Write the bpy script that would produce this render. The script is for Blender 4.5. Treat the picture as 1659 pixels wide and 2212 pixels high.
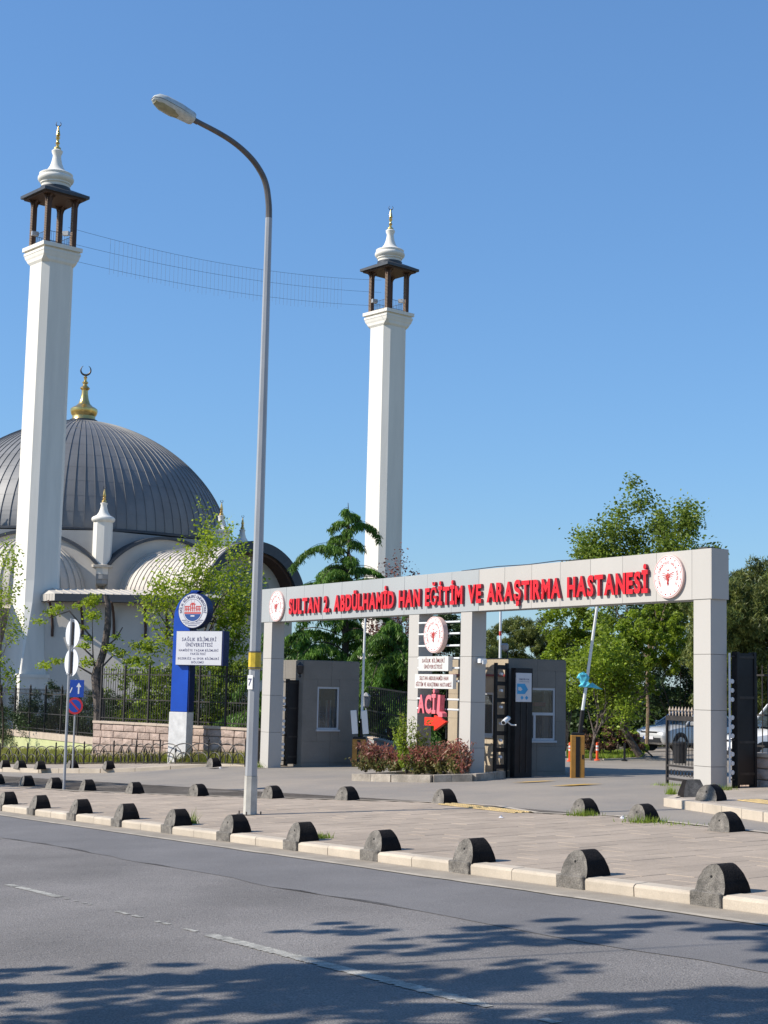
import bpy, bmesh, math, random
import numpy as np
from mathutils import Vector, Matrix
PI = math.pi
rnd = random.Random(7)
for o in list(bpy.data.objects): bpy.data.objects.remove(o)
SC = bpy.context.scene
COL = SC.collection

# ------------------------------------------------------------------ camera
F = 3320.0; CX, CY = 829.5, 1106.0          # focal length and centre in 1659 x 2212 units
CAMH = 1.6
pitch = math.atan(380/3320.); roll = 0.0225
fw = Vector((0, math.cos(pitch), math.sin(pitch))); rt0 = Vector((1, 0, 0)); up0 = rt0.cross(fw)
RT = rt0*math.cos(roll)+up0*math.sin(roll); UP = up0*math.cos(roll)-rt0*math.sin(roll)
cam = bpy.data.cameras.new('camera'); camo = bpy.data.objects.new('camera', cam); COL.objects.link(camo)
M = Matrix((RT, UP, -fw)).transposed().to_4x4(); M.translation = Vector((0, 0, CAMH)); camo.matrix_world = M
cam.sensor_fit = 'HORIZONTAL'; cam.sensor_width = 36; cam.lens = 36*F/1659.0; cam.clip_end = 3000; cam.clip_start = .1
SC.camera = camo

# ------------------------------------------------------------------ light
SUN = Vector((-.99, -.14, 0)).normalized()*math.cos(math.radians(38)); SUN.z = math.sin(math.radians(38))
w = bpy.data.worlds.new('World'); SC.world = w; w.use_nodes = True
nt = w.node_tree; nt.nodes.clear()
sky = nt.nodes.new('ShaderNodeTexSky'); sky.sky_type = 'NISHITA'; sky.sun_disc = False
sky.sun_elevation = math.radians(38); sky.sun_rotation = math.atan2(SUN.x, SUN.y)
sky.altitude = 300; sky.air_density = 1.35; sky.dust_density = 0.0; sky.ozone_density = 9
bgn = nt.nodes.new('ShaderNodeBackground'); bgn.inputs[1].default_value = .112
wo = nt.nodes.new('ShaderNodeOutputWorld'); gm = nt.nodes.new('ShaderNodeGamma'); gm.inputs[1].default_value = .72; nt.links.new(sky.outputs[0], gm.inputs[0])
vm = nt.nodes.new('ShaderNodeVectorMath'); vm.operation = 'MULTIPLY'; vm.inputs[1].default_value = (1.03, 1.33, 1.66)
nt.links.new(gm.outputs[0], vm.inputs[0]); nt.links.new(vm.outputs[0], bgn.inputs[0]); nt.links.new(bgn.outputs[0], wo.inputs[0])
sl = bpy.data.lights.new('sun', 'SUN'); sl.energy = 5.0; sl.angle = math.radians(.55); sl.color = (1, .94, .84)
so = bpy.data.objects.new('sun', sl); COL.objects.link(so); so.rotation_euler = SUN.to_track_quat('Z', 'Y').to_euler(); so.location = (0, 0, 60)
SC.view_settings.view_transform = 'Standard'; SC.view_settings.look = 'None'
SC.view_settings.exposure = 0.38; SC.view_settings.gamma = 1
SC.cycles.max_bounces = 6; SC.cycles.transparent_max_bounces = 6
SC.cycles.use_denoising = True

# ------------------------------------------------------------------ street frame: a runs along the street towards us, b across it
TH = math.radians(-58.392)
XL = Vector((math.cos(TH), math.sin(TH), 0)); YL = Vector((-math.sin(TH), math.cos(TH), 0))
def sstep(t):
    t = min(1, max(0, t)); return t*t*(3-2*t)
def gz(a, b):
    "height of the pavement level of the sloping street"
    a2 = max(-80., min(12., a)); b2 = max(-12., min(46., b))
    z = CAMH-(1.68+.036*(-a2-9.6)-.028*(b2-9.4))
    return z+.13*sstep((b-18.6)/2.2)*sstep((-a-38)/5.)-.14*sstep((b-27)/10.)
def ST(a, b, dz=0.): 
    p = XL*a+YL*b; return Vector((p.x, p.y, gz(a, b)+dz))
def st(p): return (p.x*XL.x+p.y*XL.y, p.x*YL.x+p.y*YL.y)
def ray(x, y): return (fw*F+RT*(x-CX)-UP*(y-CY)).normalized()
def G(x, y, dz=0.):
    "point of the ground seen at x, y"
    d = ray(x, y); t = 10.
    for _ in range(60):
        p = Vector((0, 0, CAMH))+d*t; h = gz(*st(p))+dz
        t += (p.z-h)/max(.02, -d.z+.012)*.6
    return Vector((0, 0, CAMH))+d*t
def AT(x, y, depth):
    d = ray(x, y); return Vector((0, 0, CAMH))+d*(depth/d.y)

# ------------------------------------------------------------------ mesh helpers
class MB:
    def __init__(s): s.v = []; s.f = []; s.m = []; s.mats = []; s.cm = 0
    def mat(s, m):
        if m not in s.mats: s.mats.append(m)
        s.cm = s.mats.index(m); return s
    def add(s, vs, fs):
        n = len(s.v); s.v += [tuple(v) for v in vs]; s.f += [tuple(i+n for i in f) for f in fs]; s.m += [s.cm]*len(fs); return s
    def box(s, x0, x1, y0, y1, z0, z1):
        return s.add([(x0,y0,z0),(x1,y0,z0),(x1,y1,z0),(x0,y1,z0),(x0,y0,z1),(x1,y0,z1),(x1,y1,z1),(x0,y1,z1)],
                     [(0,3,2,1),(4,5,6,7),(0,1,5,4),(1,2,6,5),(2,3,7,6),(3,0,4,7)])
    def bbox(s, x0, x1, y0, y1, z0, z1, c):
        "box with chamfered edges on top and vertical corners (c)"
        A = [(x0+c,y0),(x1-c,y0),(x1,y0+c),(x1,y1-c),(x1-c,y1),(x0+c,y1),(x0,y1-c),(x0,y0+c)]
        def sh(k):
            cx,cy=(x0+x1)/2,(y0+y1)/2
            return [(x+(k if x<cx else -k), y+(k if y<cy else -k)) for x,y in A]
        vs = [(x,y,z0) for x,y in A]+[(x,y,z1-c) for x,y in A]+[(x,y,z1) for x,y in sh(c)]
        fs = [tuple(range(7,-1,-1)), tuple(range(16,24))]
        for r in (0,8):
            for i in range(8): j=(i+1)%8; fs.append((r+i,r+j,r+8+j,r+8+i))
        return s.add(vs, fs)
    def obox(s, c, ax, ay, az):
        c=Vector(c); ax=Vector(ax); ay=Vector(ay); az=Vector(az)
        vs=[c+ax*i+ay*j+az*k for k in(-1,1) for j in(-1,1) for i in(-1,1)]
        return s.add(vs,[(0,2,3,1),(4,5,7,6),(0,1,5,4),(1,3,7,5),(3,2,6,7),(2,0,4,6)])
    def tube(s, pts, rs, n=8, cap=True):
        pts=[Vector(p) for p in pts]
        if not hasattr(rs,'__len__'): rs=[rs]*len(pts)
        vs=[]; ref=None
        for i,p in enumerate(pts):
            d=(pts[min(i+1,len(pts)-1)]-pts[max(i-1,0)])
            d=d.normalized() if d.length>1e-9 else Vector((0,0,1))
            if ref is None: ref=Vector((1,0,0)) if abs(d.x)<.8 else Vector((0,1,0))
            u=(ref-d*ref.dot(d)); u=u.normalized() if u.length>1e-6 else d.orthogonal().normalized(); ref=u; v2=d.cross(u)
            for k in range(n):
                t=2*PI*k/n+(PI/n); vs.append(p+(u*math.cos(t)+v2*math.sin(t))*rs[i])
        fs=[]
        for i in range(len(pts)-1):
            for k in range(n):
                j=(k+1)%n; fs.append((i*n+k,i*n+j,(i+1)*n+j,(i+1)*n+k))
        if cap: fs+= [tuple(range(n-1,-1,-1)), tuple((len(pts)-1)*n+k for k in range(n))]
        return s.add(vs,fs)
    def lathe(s, prof, n=24, c=(0,0), rot=0., cap=True):
        vs=[]
        for r,z in prof:
            for k in range(n):
                t=2*PI*k/n+rot; vs.append((c[0]+r*math.cos(t),c[1]+r*math.sin(t),z))
        fs=[]
        for i in range(len(prof)-1):
            for k in range(n):
                j=(k+1)%n; fs.append((i*n+k,i*n+j,(i+1)*n+j,(i+1)*n+k))
        if cap: fs+=[tuple(range(n-1,-1,-1)), tuple((len(prof)-1)*n+k for k in range(n))]
        return s.add(vs,fs)
    def prism(s, poly, z0, z1):
        n=len(poly); vs=[(x,y,z0) for x,y in poly]+[(x,y,z1) for x,y in poly]
        return s.add(vs,[tuple(range(n-1,-1,-1)),tuple(range(n,2*n))]+[(i,(i+1)%n,n+(i+1)%n,n+i) for i in range(n)])
    def plate(s, poly, y0, y1):
        "poly in the x-z plane, extruded along y from y0 (front) to y1"
        n=len(poly); vs=[(x,y0,z) for x,z in poly]+[(x,y1,z) for x,z in poly]
        return s.add(vs,[tuple(range(n)),tuple(range(2*n-1,n-1,-1))]+[(i,n+i,n+(i+1)%n,(i+1)%n) for i in range(n)])
    def mesh(s, name, smooth=False, bevel=0):
        me=bpy.data.meshes.new(name); me.from_pydata(s.v,[],s.f)
        for m in s.mats: me.materials.append(m)
        me.polygons.foreach_set('material_index', s.m)
        bm=bmesh.new(); bm.from_mesh(me)
        bmesh.ops.recalc_face_normals(bm, faces=bm.faces)
        if bevel:
            es=[e for e in bm.edges if len(e.link_faces)==2 and e.calc_face_angle(0)>.5]
            bmesh.ops.bevel(bm, geom=es, offset=bevel, segments=2, affect='EDGES', clamp_overlap=True, profile=.6)
        bm.to_mesh(me); bm.free()
        if smooth:
            me.polygons.foreach_set('use_smooth',[True]*len(me.polygons)); me.set_sharp_from_angle(angle=math.radians(38))
        me.update(); return me
    def build(s, name, m=None, parent=None, smooth=False, bevel=0, kind=None):
        if m is not None: s.mats=[m]; s.m=[0]*len(s.f)
        o=bpy.data.objects.new(name, s.mesh(name,smooth,bevel)); COL.objects.link(o)
        if parent is not None: o.parent=parent
        if kind: o['kind']=kind
        return o
def tag(o,label,cat,group=None):
    o['label']=label; o['category']=cat
    if group: o['group']=group
    return o
def thing(name,label,cat,loc=(0,0,0),rz=0.,group=None):
    o=bpy.data.objects.new(name,None); COL.objects.link(o); o.location=loc; o.rotation_euler=(0,0,rz); o.empty_display_size=.2
    return tag(o,label,cat,group)
def cp(o,parent=None):
    c=o.copy(); COL.objects.link(c); c.parent=parent; return c
def copy_tree(o,label=None,loc=None,rz=None,kids=None):
    c=cp(o)
    if label: c['label']=label
    if loc is not None: c.location=loc
    if rz is not None: c.rotation_euler=(0,0,rz)
    for ch in [k for k in bpy.data.objects if k.parent==o]:
        c2=cp(ch,c)
        for g in [k for k in bpy.data.objects if k.parent==ch]: cp(g,c2)
    return c
def npmesh(name,V,Fq,mats,parent=None,kind=None,uv=None,mi=None):
    "V (n,3), Fq (m,k) index array"
    me=bpy.data.meshes.new(name); k=Fq.shape[1]
    me.vertices.add(len(V)); me.vertices.foreach_set('co',np.ascontiguousarray(V,dtype=np.float32).ravel())
    me.loops.add(Fq.size); me.loops.foreach_set('vertex_index',Fq.astype(np.int32).ravel())
    me.polygons.add(len(Fq)); me.polygons.foreach_set('loop_start',np.arange(0,Fq.size,k,dtype=np.int32))
    try: me.polygons.foreach_set('loop_total',np.full(len(Fq),k,dtype=np.int32))
    except Exception: pass
    for m in mats: me.materials.append(m)
    if mi is not None: me.polygons.foreach_set('material_index',mi.astype(np.int32))
    me.update(calc_edges=True)
    o=bpy.data.objects.new(name,me); COL.objects.link(o)
    if parent is not None: o.parent=parent
    if kind: o['kind']=kind
    return o

# ------------------------------------------------------------------ materials
MATS={}
def mat(name,col,rough=.7,metal=0.,var=.12,scale=3.,bump=0.,bscale=60.,col2=None,spec=.5,grain=0.,gscale=300.,island=0.,emit=None,coat=0.,rand=0.,stretch=None):
    if name in MATS: return MATS[name]
    m=bpy.data.materials.new(name); m.use_nodes=True; t=m.node_tree; N=t.nodes; L=t.links
    b=N['Principled BSDF']; b.inputs['Roughness'].default_value=rough; b.inputs['Metallic'].default_value=metal
    b.inputs['Specular IOR Level'].default_value=spec; b.inputs['Coat Weight'].default_value=coat
    geo=N.new('ShaderNodeNewGeometry'); pos=geo.outputs['Position']
    if stretch:
        mp=N.new('ShaderNodeMapping'); mp.inputs['Scale'].default_value=stretch; L.new(pos,mp.inputs[0]); pos=mp.outputs[0]
    nz=N.new('ShaderNodeTexNoise'); nz.inputs['Scale'].default_value=scale; nz.inputs['Detail'].default_value=6; nz.inputs['Roughness'].default_value=.6
    L.new(pos,nz.inputs['Vector'])
    rp=N.new('ShaderNodeMapRange'); rp.inputs[1].default_value=.3; rp.inputs[2].default_value=.7; L.new(nz.outputs[0],rp.inputs[0])
    mx=N.new('ShaderNodeMix'); mx.data_type='RGBA'; L.new(rp.outputs[0],mx.inputs['Factor'])
    c=Vector(col[:3]); c2=Vector(col2[:3]) if col2 else c*(1-2*var)
    c1=c if col2 else c*(1+var)
    mx.inputs['A'].default_value=(*c1,1); mx.inputs['B'].default_value=(*c2,1)
    out=mx.outputs['Result']
    def mul(out,src,lo,hi):
        r=N.new('ShaderNodeMapRange'); r.inputs[3].default_value=lo; r.inputs[4].default_value=hi; L.new(src,r.inputs[0])
        h=N.new('ShaderNodeVectorMath'); h.operation='SCALE'; L.new(out,h.inputs[0]); L.new(r.outputs[0],h.inputs['Scale']); return h.outputs[0]
    if grain:
        g=N.new('ShaderNodeTexNoise'); g.inputs['Scale'].default_value=gscale; g.inputs['Detail'].default_value=3; L.new(geo.outputs['Position'],g.inputs['Vector'])
        r2=N.new('ShaderNodeMapRange'); r2.inputs[1].default_value=.3; r2.inputs[2].default_value=.7; L.new(g.outputs[0],r2.inputs[0])
        out=mul(out,r2.outputs[0],1-grain,1+grain)
    if island: out=mul(out,geo.outputs['Random Per Island'],1-island,1+island)
    if rand:
        oi=N.new('ShaderNodeObjectInfo'); out=mul(out,oi.outputs['Random'],1-rand,1+rand)
    L.new(out,b.inputs['Base Color'])
    if bump:
        bn=N.new('ShaderNodeTexNoise'); bn.inputs['Scale'].default_value=bscale; bn.inputs['Detail'].default_value=4; L.new(geo.outputs['Position'],bn.inputs['Vector'])
        bp=N.new('ShaderNodeBump'); bp.inputs['Strength'].default_value=bump; bp.inputs['Distance'].default_value=.02
        L.new(bn.outputs[0],bp.inputs['Height']); L.new(bp.outputs[0],b.inputs['Normal'])
    MATS[name]=m; return m
def leafmat(name,col,col2,trans=.45,var=.35):
    m=bpy.data.materials.new(name); m.use_nodes=True; t=m.node_tree; N=t.nodes; L=t.links; N.clear()
    geo=N.new('ShaderNodeNewGeometry'); mx=N.new('ShaderNodeMix'); mx.data_type='RGBA'
    mx.inputs['A'].default_value=(*col,1); mx.inputs['B'].default_value=(*col2,1); L.new(geo.outputs['Random Per Island'],mx.inputs['Factor'])
    nz=N.new('ShaderNodeTexNoise'); nz.inputs['Scale'].default_value=.9; L.new(geo.outputs['Position'],nz.inputs['Vector'])
    r=N.new('ShaderNodeMapRange'); r.inputs[1].default_value=.3; r.inputs[2].default_value=.7; r.inputs[3].default_value=1-var; r.inputs[4].default_value=1+var; L.new(nz.outputs[0],r.inputs[0])
    h=N.new('ShaderNodeVectorMath'); h.operation='SCALE'; L.new(mx.outputs['Result'],h.inputs[0]); L.new(r.outputs[0],h.inputs['Scale'])
    d=N.new('ShaderNodeBsdfPrincipled'); d.inputs['Roughness'].default_value=.5; d.inputs['Specular IOR Level'].default_value=.35; tr=N.new('ShaderNodeBsdfTranslucent'); mm=N.new('ShaderNodeMixShader'); mm.inputs[0].default_value=trans
    L.new(h.outputs[0],d.inputs['Base Color']); L.new(h.outputs[0],tr.inputs[0]); L.new(d.outputs[0],mm.inputs[1]); L.new(tr.outputs[0],mm.inputs[2])
    o=N.new('ShaderNodeOutputMaterial'); L.new(mm.outputs[0],o.inputs[0]); MATS[name]=m; return m
def glassmat(name,col,rough=.05):
    m=mat(name,col,rough=rough,var=.3,scale=1.2,spec=.8,coat=.3); return m

m_asph   = mat('asphalt',(.20,.183,.170),.85,var=.14,scale=.45,grain=.42,gscale=70,bump=.6,bscale=90,spec=.3)
m_asph2  = mat('asphalt_patch',(.170,.160,.155),.85,var=.08,scale=.8,grain=.28,gscale=90,bump=.4,bscale=110,spec=.3)
m_asph3  = mat('asphalt_far',(.21,.19,.17),.85,var=.14,scale=.35,grain=.2,gscale=60,bump=.3,bscale=60,col2=(.31,.265,.215),spec=.3)
m_dust   = mat('gutter_concrete',(.30,.255,.20),.9,var=.12,scale=2.5,grain=.15,gscale=120,bump=.3)
m_pale   = mat('pale_edge',(.42,.36,.28),.9,var=.15,scale=4,grain=.2,gscale=100)
m_paint  = mat('worn_white_paint',(.36,.34,.295),.8,var=.25,scale=9,grain=.3,gscale=80,bump=.4)
m_ypaint = mat('yellow_paint',(.55,.33,.07),.8,var=.25,scale=6,grain=.2,gscale=60)
m_kerb   = mat('kerb_concrete',(.48,.405,.315),.85,var=.10,scale=1.7,grain=.08,gscale=80,bump=.2,rand=.06)
m_kerb2  = mat('old_kerb_concrete',(.36,.31,.25),.9,var=.25,scale=2.5,grain=.2,gscale=40,bump=.5,rand=.1)
m_slab   = mat('paving_slab',(.365,.29,.22),.9,var=.10,scale=1.1,grain=.14,gscale=60,bump=.3,bscale=80,rand=.07)
m_joint  = mat('paving_joint',(.19,.16,.13),.95,var=.15,scale=3,grain=.1)
m_pave   = mat('pavement_concrete',(.36,.30,.24),.92,var=.14,scale=.9,grain=.12,gscale=40,bump=.3)
m_tact   = mat('tactile_paving',(.55,.41,.20),.85,var=.15,scale=5,grain=.15)
m_soil   = mat('soil',(.20,.155,.10),.95,var=.25,scale=2,grain=.3,gscale=30,bump=.8,bscale=20)
m_land   = mat('dry_ground',(.16,.15,.06),.95,var=.3,scale=.5,grain=.25,gscale=20,col2=(.26,.21,.11))
m_bolF   = mat('bollard_face',(.19,.17,.145),.9,var=.3,scale=9,grain=.45,gscale=90,bump=.8,bscale=90)
m_bolB   = mat('bollard_black',(.014,.011,.010),.85,var=.3,scale=8,grain=.4,gscale=80,bump=.8,bscale=70,spec=.2)
m_hole   = mat('dark_hole',(.006,.006,.006),.9)
m_panW   = mat('warm_cladding',(.465,.435,.395),.55,var=.03,scale=.6,spec=.3,stretch=(1,1,.3),rand=.02)
m_panG   = mat('grey_cladding',(.365,.375,.37),.55,var=.03,scale=.6,spec=.3,rand=.02)
m_gap    = mat('joint_shadow_seal',(.06,.055,.05),.9)
m_red    = mat('red_letter_acrylic',(.74,.010,.016),.35,var=.10,scale=3,spec=.5)
m_redS   = mat('shaded_letter_return',(.30,.05,.07),.5,var=.1,spec=.4)  # shade on the letter sides put into a darker, purplish red
m_pink   = mat('faded_pink_acrylic',(.80,.16,.19),.45,var=.08,scale=3)
m_pinkS  = mat('faded_pink_return',(.36,.20,.22),.6,var=.1)
m_arrow  = mat('red_arrow',(.78,.035,.012),.4,var=.06)
m_white  = mat('white_acrylic',(.80,.78,.75),.4,var=.03,scale=2)
m_ivory  = mat('ivory_board',(.62,.60,.56),.5,var=.04,scale=3)
m_rim    = mat('pale_pink_rim',(.72,.50,.44),.45,var=.05)
m_redL   = mat('red_print',(.55,.05,.04),.5,var=.05)
m_darkL  = mat('dark_red_print',(.20,.035,.035),.6,var=.1)
m_navyL  = mat('navy_print',(.05,.05,.13),.6,var=.1)
m_navy   = mat('navy_disc',(.02,.07,.25),.45,var=.05)
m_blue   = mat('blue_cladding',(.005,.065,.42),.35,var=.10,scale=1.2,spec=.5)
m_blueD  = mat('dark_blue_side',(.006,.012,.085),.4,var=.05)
m_board  = mat('white_board',(.62,.61,.63),.5,var=.03,scale=2)
m_base   = mat('weathered_white_plinth',(.70,.68,.65),.7,var=.10,scale=5,grain=.06)
m_steel  = mat('galvanised_steel',(.38,.38,.385),.42,metal=.12,var=.10,scale=2.5,bump=.05,stretch=(1,1,.3))
m_steelD = mat('shaded_arm_steel',(.15,.125,.11),.45,metal=.5,var=.15,scale=4)  # shade on the backlit arm put into the steel colour; small fittings share it
m_conc   = mat('pole_sleeve_concrete',(.50,.47,.41),.75,var=.15,scale=4,grain=.1)
m_lampB  = mat('lamp_housing',(.52,.55,.53),.45,metal=.15,var=.12,scale=9)
m_lampG  = mat('lamp_lens',(.30,.27,.15),.25,var=.15,scale=10,spec=.7)
m_yel    = mat('yellow_band',(.62,.43,.03),.6,var=.15,scale=9)
m_ora    = mat('barrier_yellow',(.36,.17,.025),.5,var=.12,scale=6)
m_blk    = mat('black_steel',(.014,.013,.014),.5,metal=.2,var=.2,spec=.4)
m_iron   = mat('worn_black_iron',(.045,.038,.034),.6,metal=.3,var=.25,scale=8)
m_rail   = mat('white_tube',(.72,.73,.72),.4,var=.04)
m_stuW   = mat('minaret_stucco',(.76,.72,.645),.85,var=.05,scale=1.3,bump=.1,bscale=8,spec=.2,stretch=(1,1,.12))
m_stuB   = mat('mosque_stucco',(.55,.50,.435),.88,var=.05,scale=.4,bump=.15,bscale=6,spec=.2)
m_stuG   = mat('grey_render',(.33,.33,.325),.88,var=.06,scale=.4,spec=.2)
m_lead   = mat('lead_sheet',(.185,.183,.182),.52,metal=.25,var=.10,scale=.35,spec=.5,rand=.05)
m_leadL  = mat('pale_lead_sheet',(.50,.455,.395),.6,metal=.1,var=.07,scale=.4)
m_leadD  = mat('dark_lead_trim',(.055,.06,.07),.5,metal=.3,var=.1)
m_brown  = mat('brown_timber',(.075,.036,.022),.7,var=.15,scale=6)
m_brick  = mat('small_bricks',(.24,.165,.115),.85,var=.2,scale=10)
m_gold   = mat('gold',(.70,.48,.17),.28,metal=.9,var=.08,scale=3)
m_darkm  = mat('dark_metal',(.05,.045,.045),.5,metal=.5,var=.1)
m_cable  = mat('black_cable',(.03,.035,.05),.6)
m_boo    = mat('booth_stone',(.20,.18,.155),.8,var=.07,scale=1.2,grain=.06,gscale=30,rand=.03)
m_frame  = mat('white_window_frame',(.46,.47,.49),.5,var=.03)
m_glass  = glassmat('window_glass',(.035,.045,.055))
m_glassB = mat('booth_glass',(.55,.60,.62),rough=.02,var=.02,spec=.6); m_glassB.node_tree.nodes['Principled BSDF'].inputs['Transmission Weight'].default_value=.92
m_glassL = glassmat('pale_window_glass',(.20,.21,.20))
m_stone  = mat('pink_stone',(.44,.33,.27),.9,var=.16,scale=5,grain=.15,gscale=40,bump=.8,bscale=14,rand=.12)
m_cop    = mat('sandstone_coping',(.50,.40,.31),.85,var=.1,scale=3)
m_ywall  = mat('yellow_green_wall',(.50,.51,.25),.85,var=.06,scale=1.5)
m_bark   = mat('brown_bark',(.085,.06,.045),.95,var=.3,scale=7,bump=1,bscale=25)
m_barkL  = mat('pale_bark',(.24,.17,.11),.95,var=.3,scale=7,bump=1,bscale=25)
m_bark2  = mat('grey_bark',(.12,.095,.08),.95,var=.3,scale=7,bump=1,bscale=25)
m_cyan   = mat('light_blue_plastic_bag',(.10,.50,.62),.4,var=.1,scale=9)
m_orpost = mat('orange_flexible_post',(.75,.09,.02),.5,var=.05)
m_car    = mat('silver_car_paint',(.50,.505,.51),.30,metal=.2,var=.02,coat=.6)
m_carW   = mat('white_van_paint',(.75,.75,.74),.3,var=.02,coat=.5)
m_tyre   = mat('tyre_rubber',(.02,.02,.02),.9)
m_rimM   = mat('wheel_rim',(.35,.35,.36),.35,metal=.8)
m_plast  = mat('black_plastic',(.015,.015,.017),.45)
m_lampC  = mat('headlight_glass',(.55,.57,.6),.1,spec=.9)
m_blu2   = mat('notice_blue',(.04,.33,.62),.5)
m_sigB   = mat('road_sign_blue',(.01,.06,.35),.4,var=.05)
m_sigR   = mat('road_sign_red',(.50,.02,.03),.4,var=.05)
m_alu    = mat('sign_back_aluminium',(.74,.75,.76),.5,metal=.1,var=.05)
l_spring = leafmat('spring_leaf',(.24,.34,.022),(.36,.42,.03),.5,.3)
l_green  = leafmat('green_leaf',(.11,.175,.02),(.24,.30,.04),.45,.35)
l_mid    = leafmat('mid_leaf',(.16,.24,.02),(.30,.38,.03),.45,.4)
l_cedar  = leafmat('cedar_needle',(.06,.14,.022),(.16,.28,.035),.35,.4)
l_pine   = leafmat('pine_needle',(.06,.10,.022),(.22,.23,.05),.25,.45)
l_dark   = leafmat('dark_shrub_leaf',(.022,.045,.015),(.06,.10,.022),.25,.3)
l_redd   = leafmat('reddish_leaf',(.10,.035,.025),(.20,.07,.05),.3,.3)
l_photin = leafmat('photinia_leaf',(.40,.12,.11),(.24,.14,.07),.4,.3)
l_photg  = leafmat('photinia_green_leaf',(.14,.18,.045),(.25,.19,.08),.4,.3)
l_grass  = leafmat('dry_grass_blade',(.34,.30,.08),(.24,.27,.05),.4,.3)
l_gras2  = leafmat('green_grass_blade',(.17,.27,.03),(.30,.36,.05),.4,.3)
l_dry    = leafmat('dry_twig_leaf',(.20,.11,.07),(.13,.08,.05),.3,.3)

# ------------------------------------------------------------------ text
_TX={}
def glyph(ch,h,depth,bold,mat_f,mat_s=None,sx=1.):
    "mesh of one character, cap height h, lying in x-z plane, front towards -y, origin at its lower left corner; returns mesh,width"
    key=(ch,h,depth,bold,mat_f.name,sx)
    if key in _TX: return _TX[key]
    cu=bpy.data.curves.new('t','FONT'); cu.body=ch; cu.size=1.; cu.offset=bold if ch!='Ğ' else min(bold,.012); cu.extrude=0; cu.resolution_u=3
    ob=bpy.data.objects.new('t',cu); COL.objects.link(ob)
    dg=bpy.context.evaluated_depsgraph_get(); dg.update()
    me=bpy.data.meshes.new_from_object(ob.evaluated_get(dg)); bpy.data.objects.remove(ob); bpy.data.curves.remove(cu)
    bm=bmesh.new(); bm.from_mesh(me)
    if len(bm.verts)==0: _TX[key]=(None,h*.4); return _TX[key]
    bmesh.ops.remove_doubles(bm,verts=bm.verts,dist=1e-5)
    s=h/.729
    x0=min(v.co.x for v in bm.verts); x1=max(v.co.x for v in bm.verts)
    for v in bm.verts: v.co=Vector(((v.co.x-x0)*s*sx,-depth,v.co.y*s))
    for f in bm.faces: f.material_index=0; f.smooth=False
    bmesh.ops.recalc_face_normals(bm,faces=bm.faces)
    for f in bm.faces:
        if f.normal.y>0: f.normal_flip()
    if depth>0.004:
        ed=[e for e in bm.edges if len(e.link_faces)==1]
        r=bmesh.ops.extrude_edge_only(bm,edges=ed)
        for v in [g for g in r['geom'] if isinstance(g,bmesh.types.BMVert)]: v.co.y=0
        for f in [g for g in r['geom'] if isinstance(g,bmesh.types.BMFace)]: f.material_index=1; f.smooth=False
    me.materials.clear(); me.materials.append(mat_f); me.materials.append(mat_s or mat_f); bm.to_mesh(me); bm.free()
    _TX[key]=(me,(x1-x0)*s*sx); return _TX[key]
def line(text,x0,x1,z,h,y,parent,mf,ms=None,depth=.002,bold=.02,gap=.16,space=.38,joined=None,sx=1.):
    "letters from x0 to x1; joined: one object (print), else one object per letter"
    gl=[(None,h*space) if c==' ' else glyph(c,h,depth,bold,mf,ms,sx) for c in text]
    tot=sum(g[1] for g in gl)+gap*h*(len(text)-1)
    k=(x1-x0)/tot; x=x0; obs=[]
    for c,(me,wd) in zip(text,gl):
        if me is not None:
            o=bpy.data.objects.new('letter' if not joined else joined,me); o.location=(x,y,z); o.scale=(k,1,1)
            obs.append(o)
        x+=(wd+gap*h)*k
    if joined:
        bm=bmesh.new()
        for o in obs:
            m2=o.data.copy(); m2.transform(Matrix.LocRotScale(o.location,None,o.scale)); bm.from_mesh(m2); bpy.data.meshes.remove(m2); bpy.data.objects.remove(o)
        me=bpy.data.meshes.new(joined); bm.to_mesh(me); bm.free(); me.materials.append(mf)
        o=bpy.data.objects.new(joined,me); COL.objects.link(o); o.parent=parent; o['kind']='stuff'; return o
    for o in obs: COL.objects.link(o); o.parent=parent
    return obs

# ================================================================== GROUND
def roadlift(a,b): return .095*sstep((b-15.8)/3.5)*sstep((a+46.5)/4)*sstep((-20.8-a)/2.0)
def sheet(name,poly,dz,m,step=1.5,kind='structure',lift=False):
    "polygon in street coordinates laid on the sloping ground, cut into a grid so that it follows it"
    bm=bmesh.new(); vs=[bm.verts.new((a,b,0)) for a,b in poly]; bm.faces.new(vs)
    bmesh.ops.triangulate(bm,faces=bm.faces)
    if step:
        A=[p[0] for p in poly]; B=[p[1] for p in poly]
        for ax,lo,hi in ((0,max(min(A),-85),min(max(A),15)),(1,max(min(B),-15),min(max(B),50))):
            x=math.ceil(lo/step)*step
            while x<hi:
                no=Vector((1,0,0)) if ax==0 else Vector((0,1,0))
                bmesh.ops.bisect_plane(bm,geom=bm.verts[:]+bm.edges[:]+bm.faces[:],plane_co=no*x,plane_no=no); x+=step
    for v in bm.verts: v.co=ST(v.co.x,v.co.y,dz+(roadlift(v.co.x,v.co.y) if lift else 0))
    bmesh.ops.recalc_face_normals(bm,faces=bm.faces)
    for f in bm.faces:
        if f.normal.z<0: f.normal_flip()
    me=bpy.data.meshes.new(name); bm.to_mesh(me); bm.free(); me.materials.append(m)
    o=bpy.data.objects.new(name,me); COL.objects.link(o); o['kind']=kind; return o
sheet('ground',[(-2500,-2000),(2000,-2000),(2000,2500),(-2500,2500)],-.20,m_land,4)
sheet('road',[(-150,-12),(60,-12),(60,9.52),(-150,9.52)],-.12,m_asph,3)
def wob(a0,a1,b,amp,n,seed):
    r=random.Random(seed); return [(a0+(a1-a0)*i/n,b+r.uniform(-amp,amp)+amp*2*math.sin(i*.7+seed)*.4) for i in range(n+1)]
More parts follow.
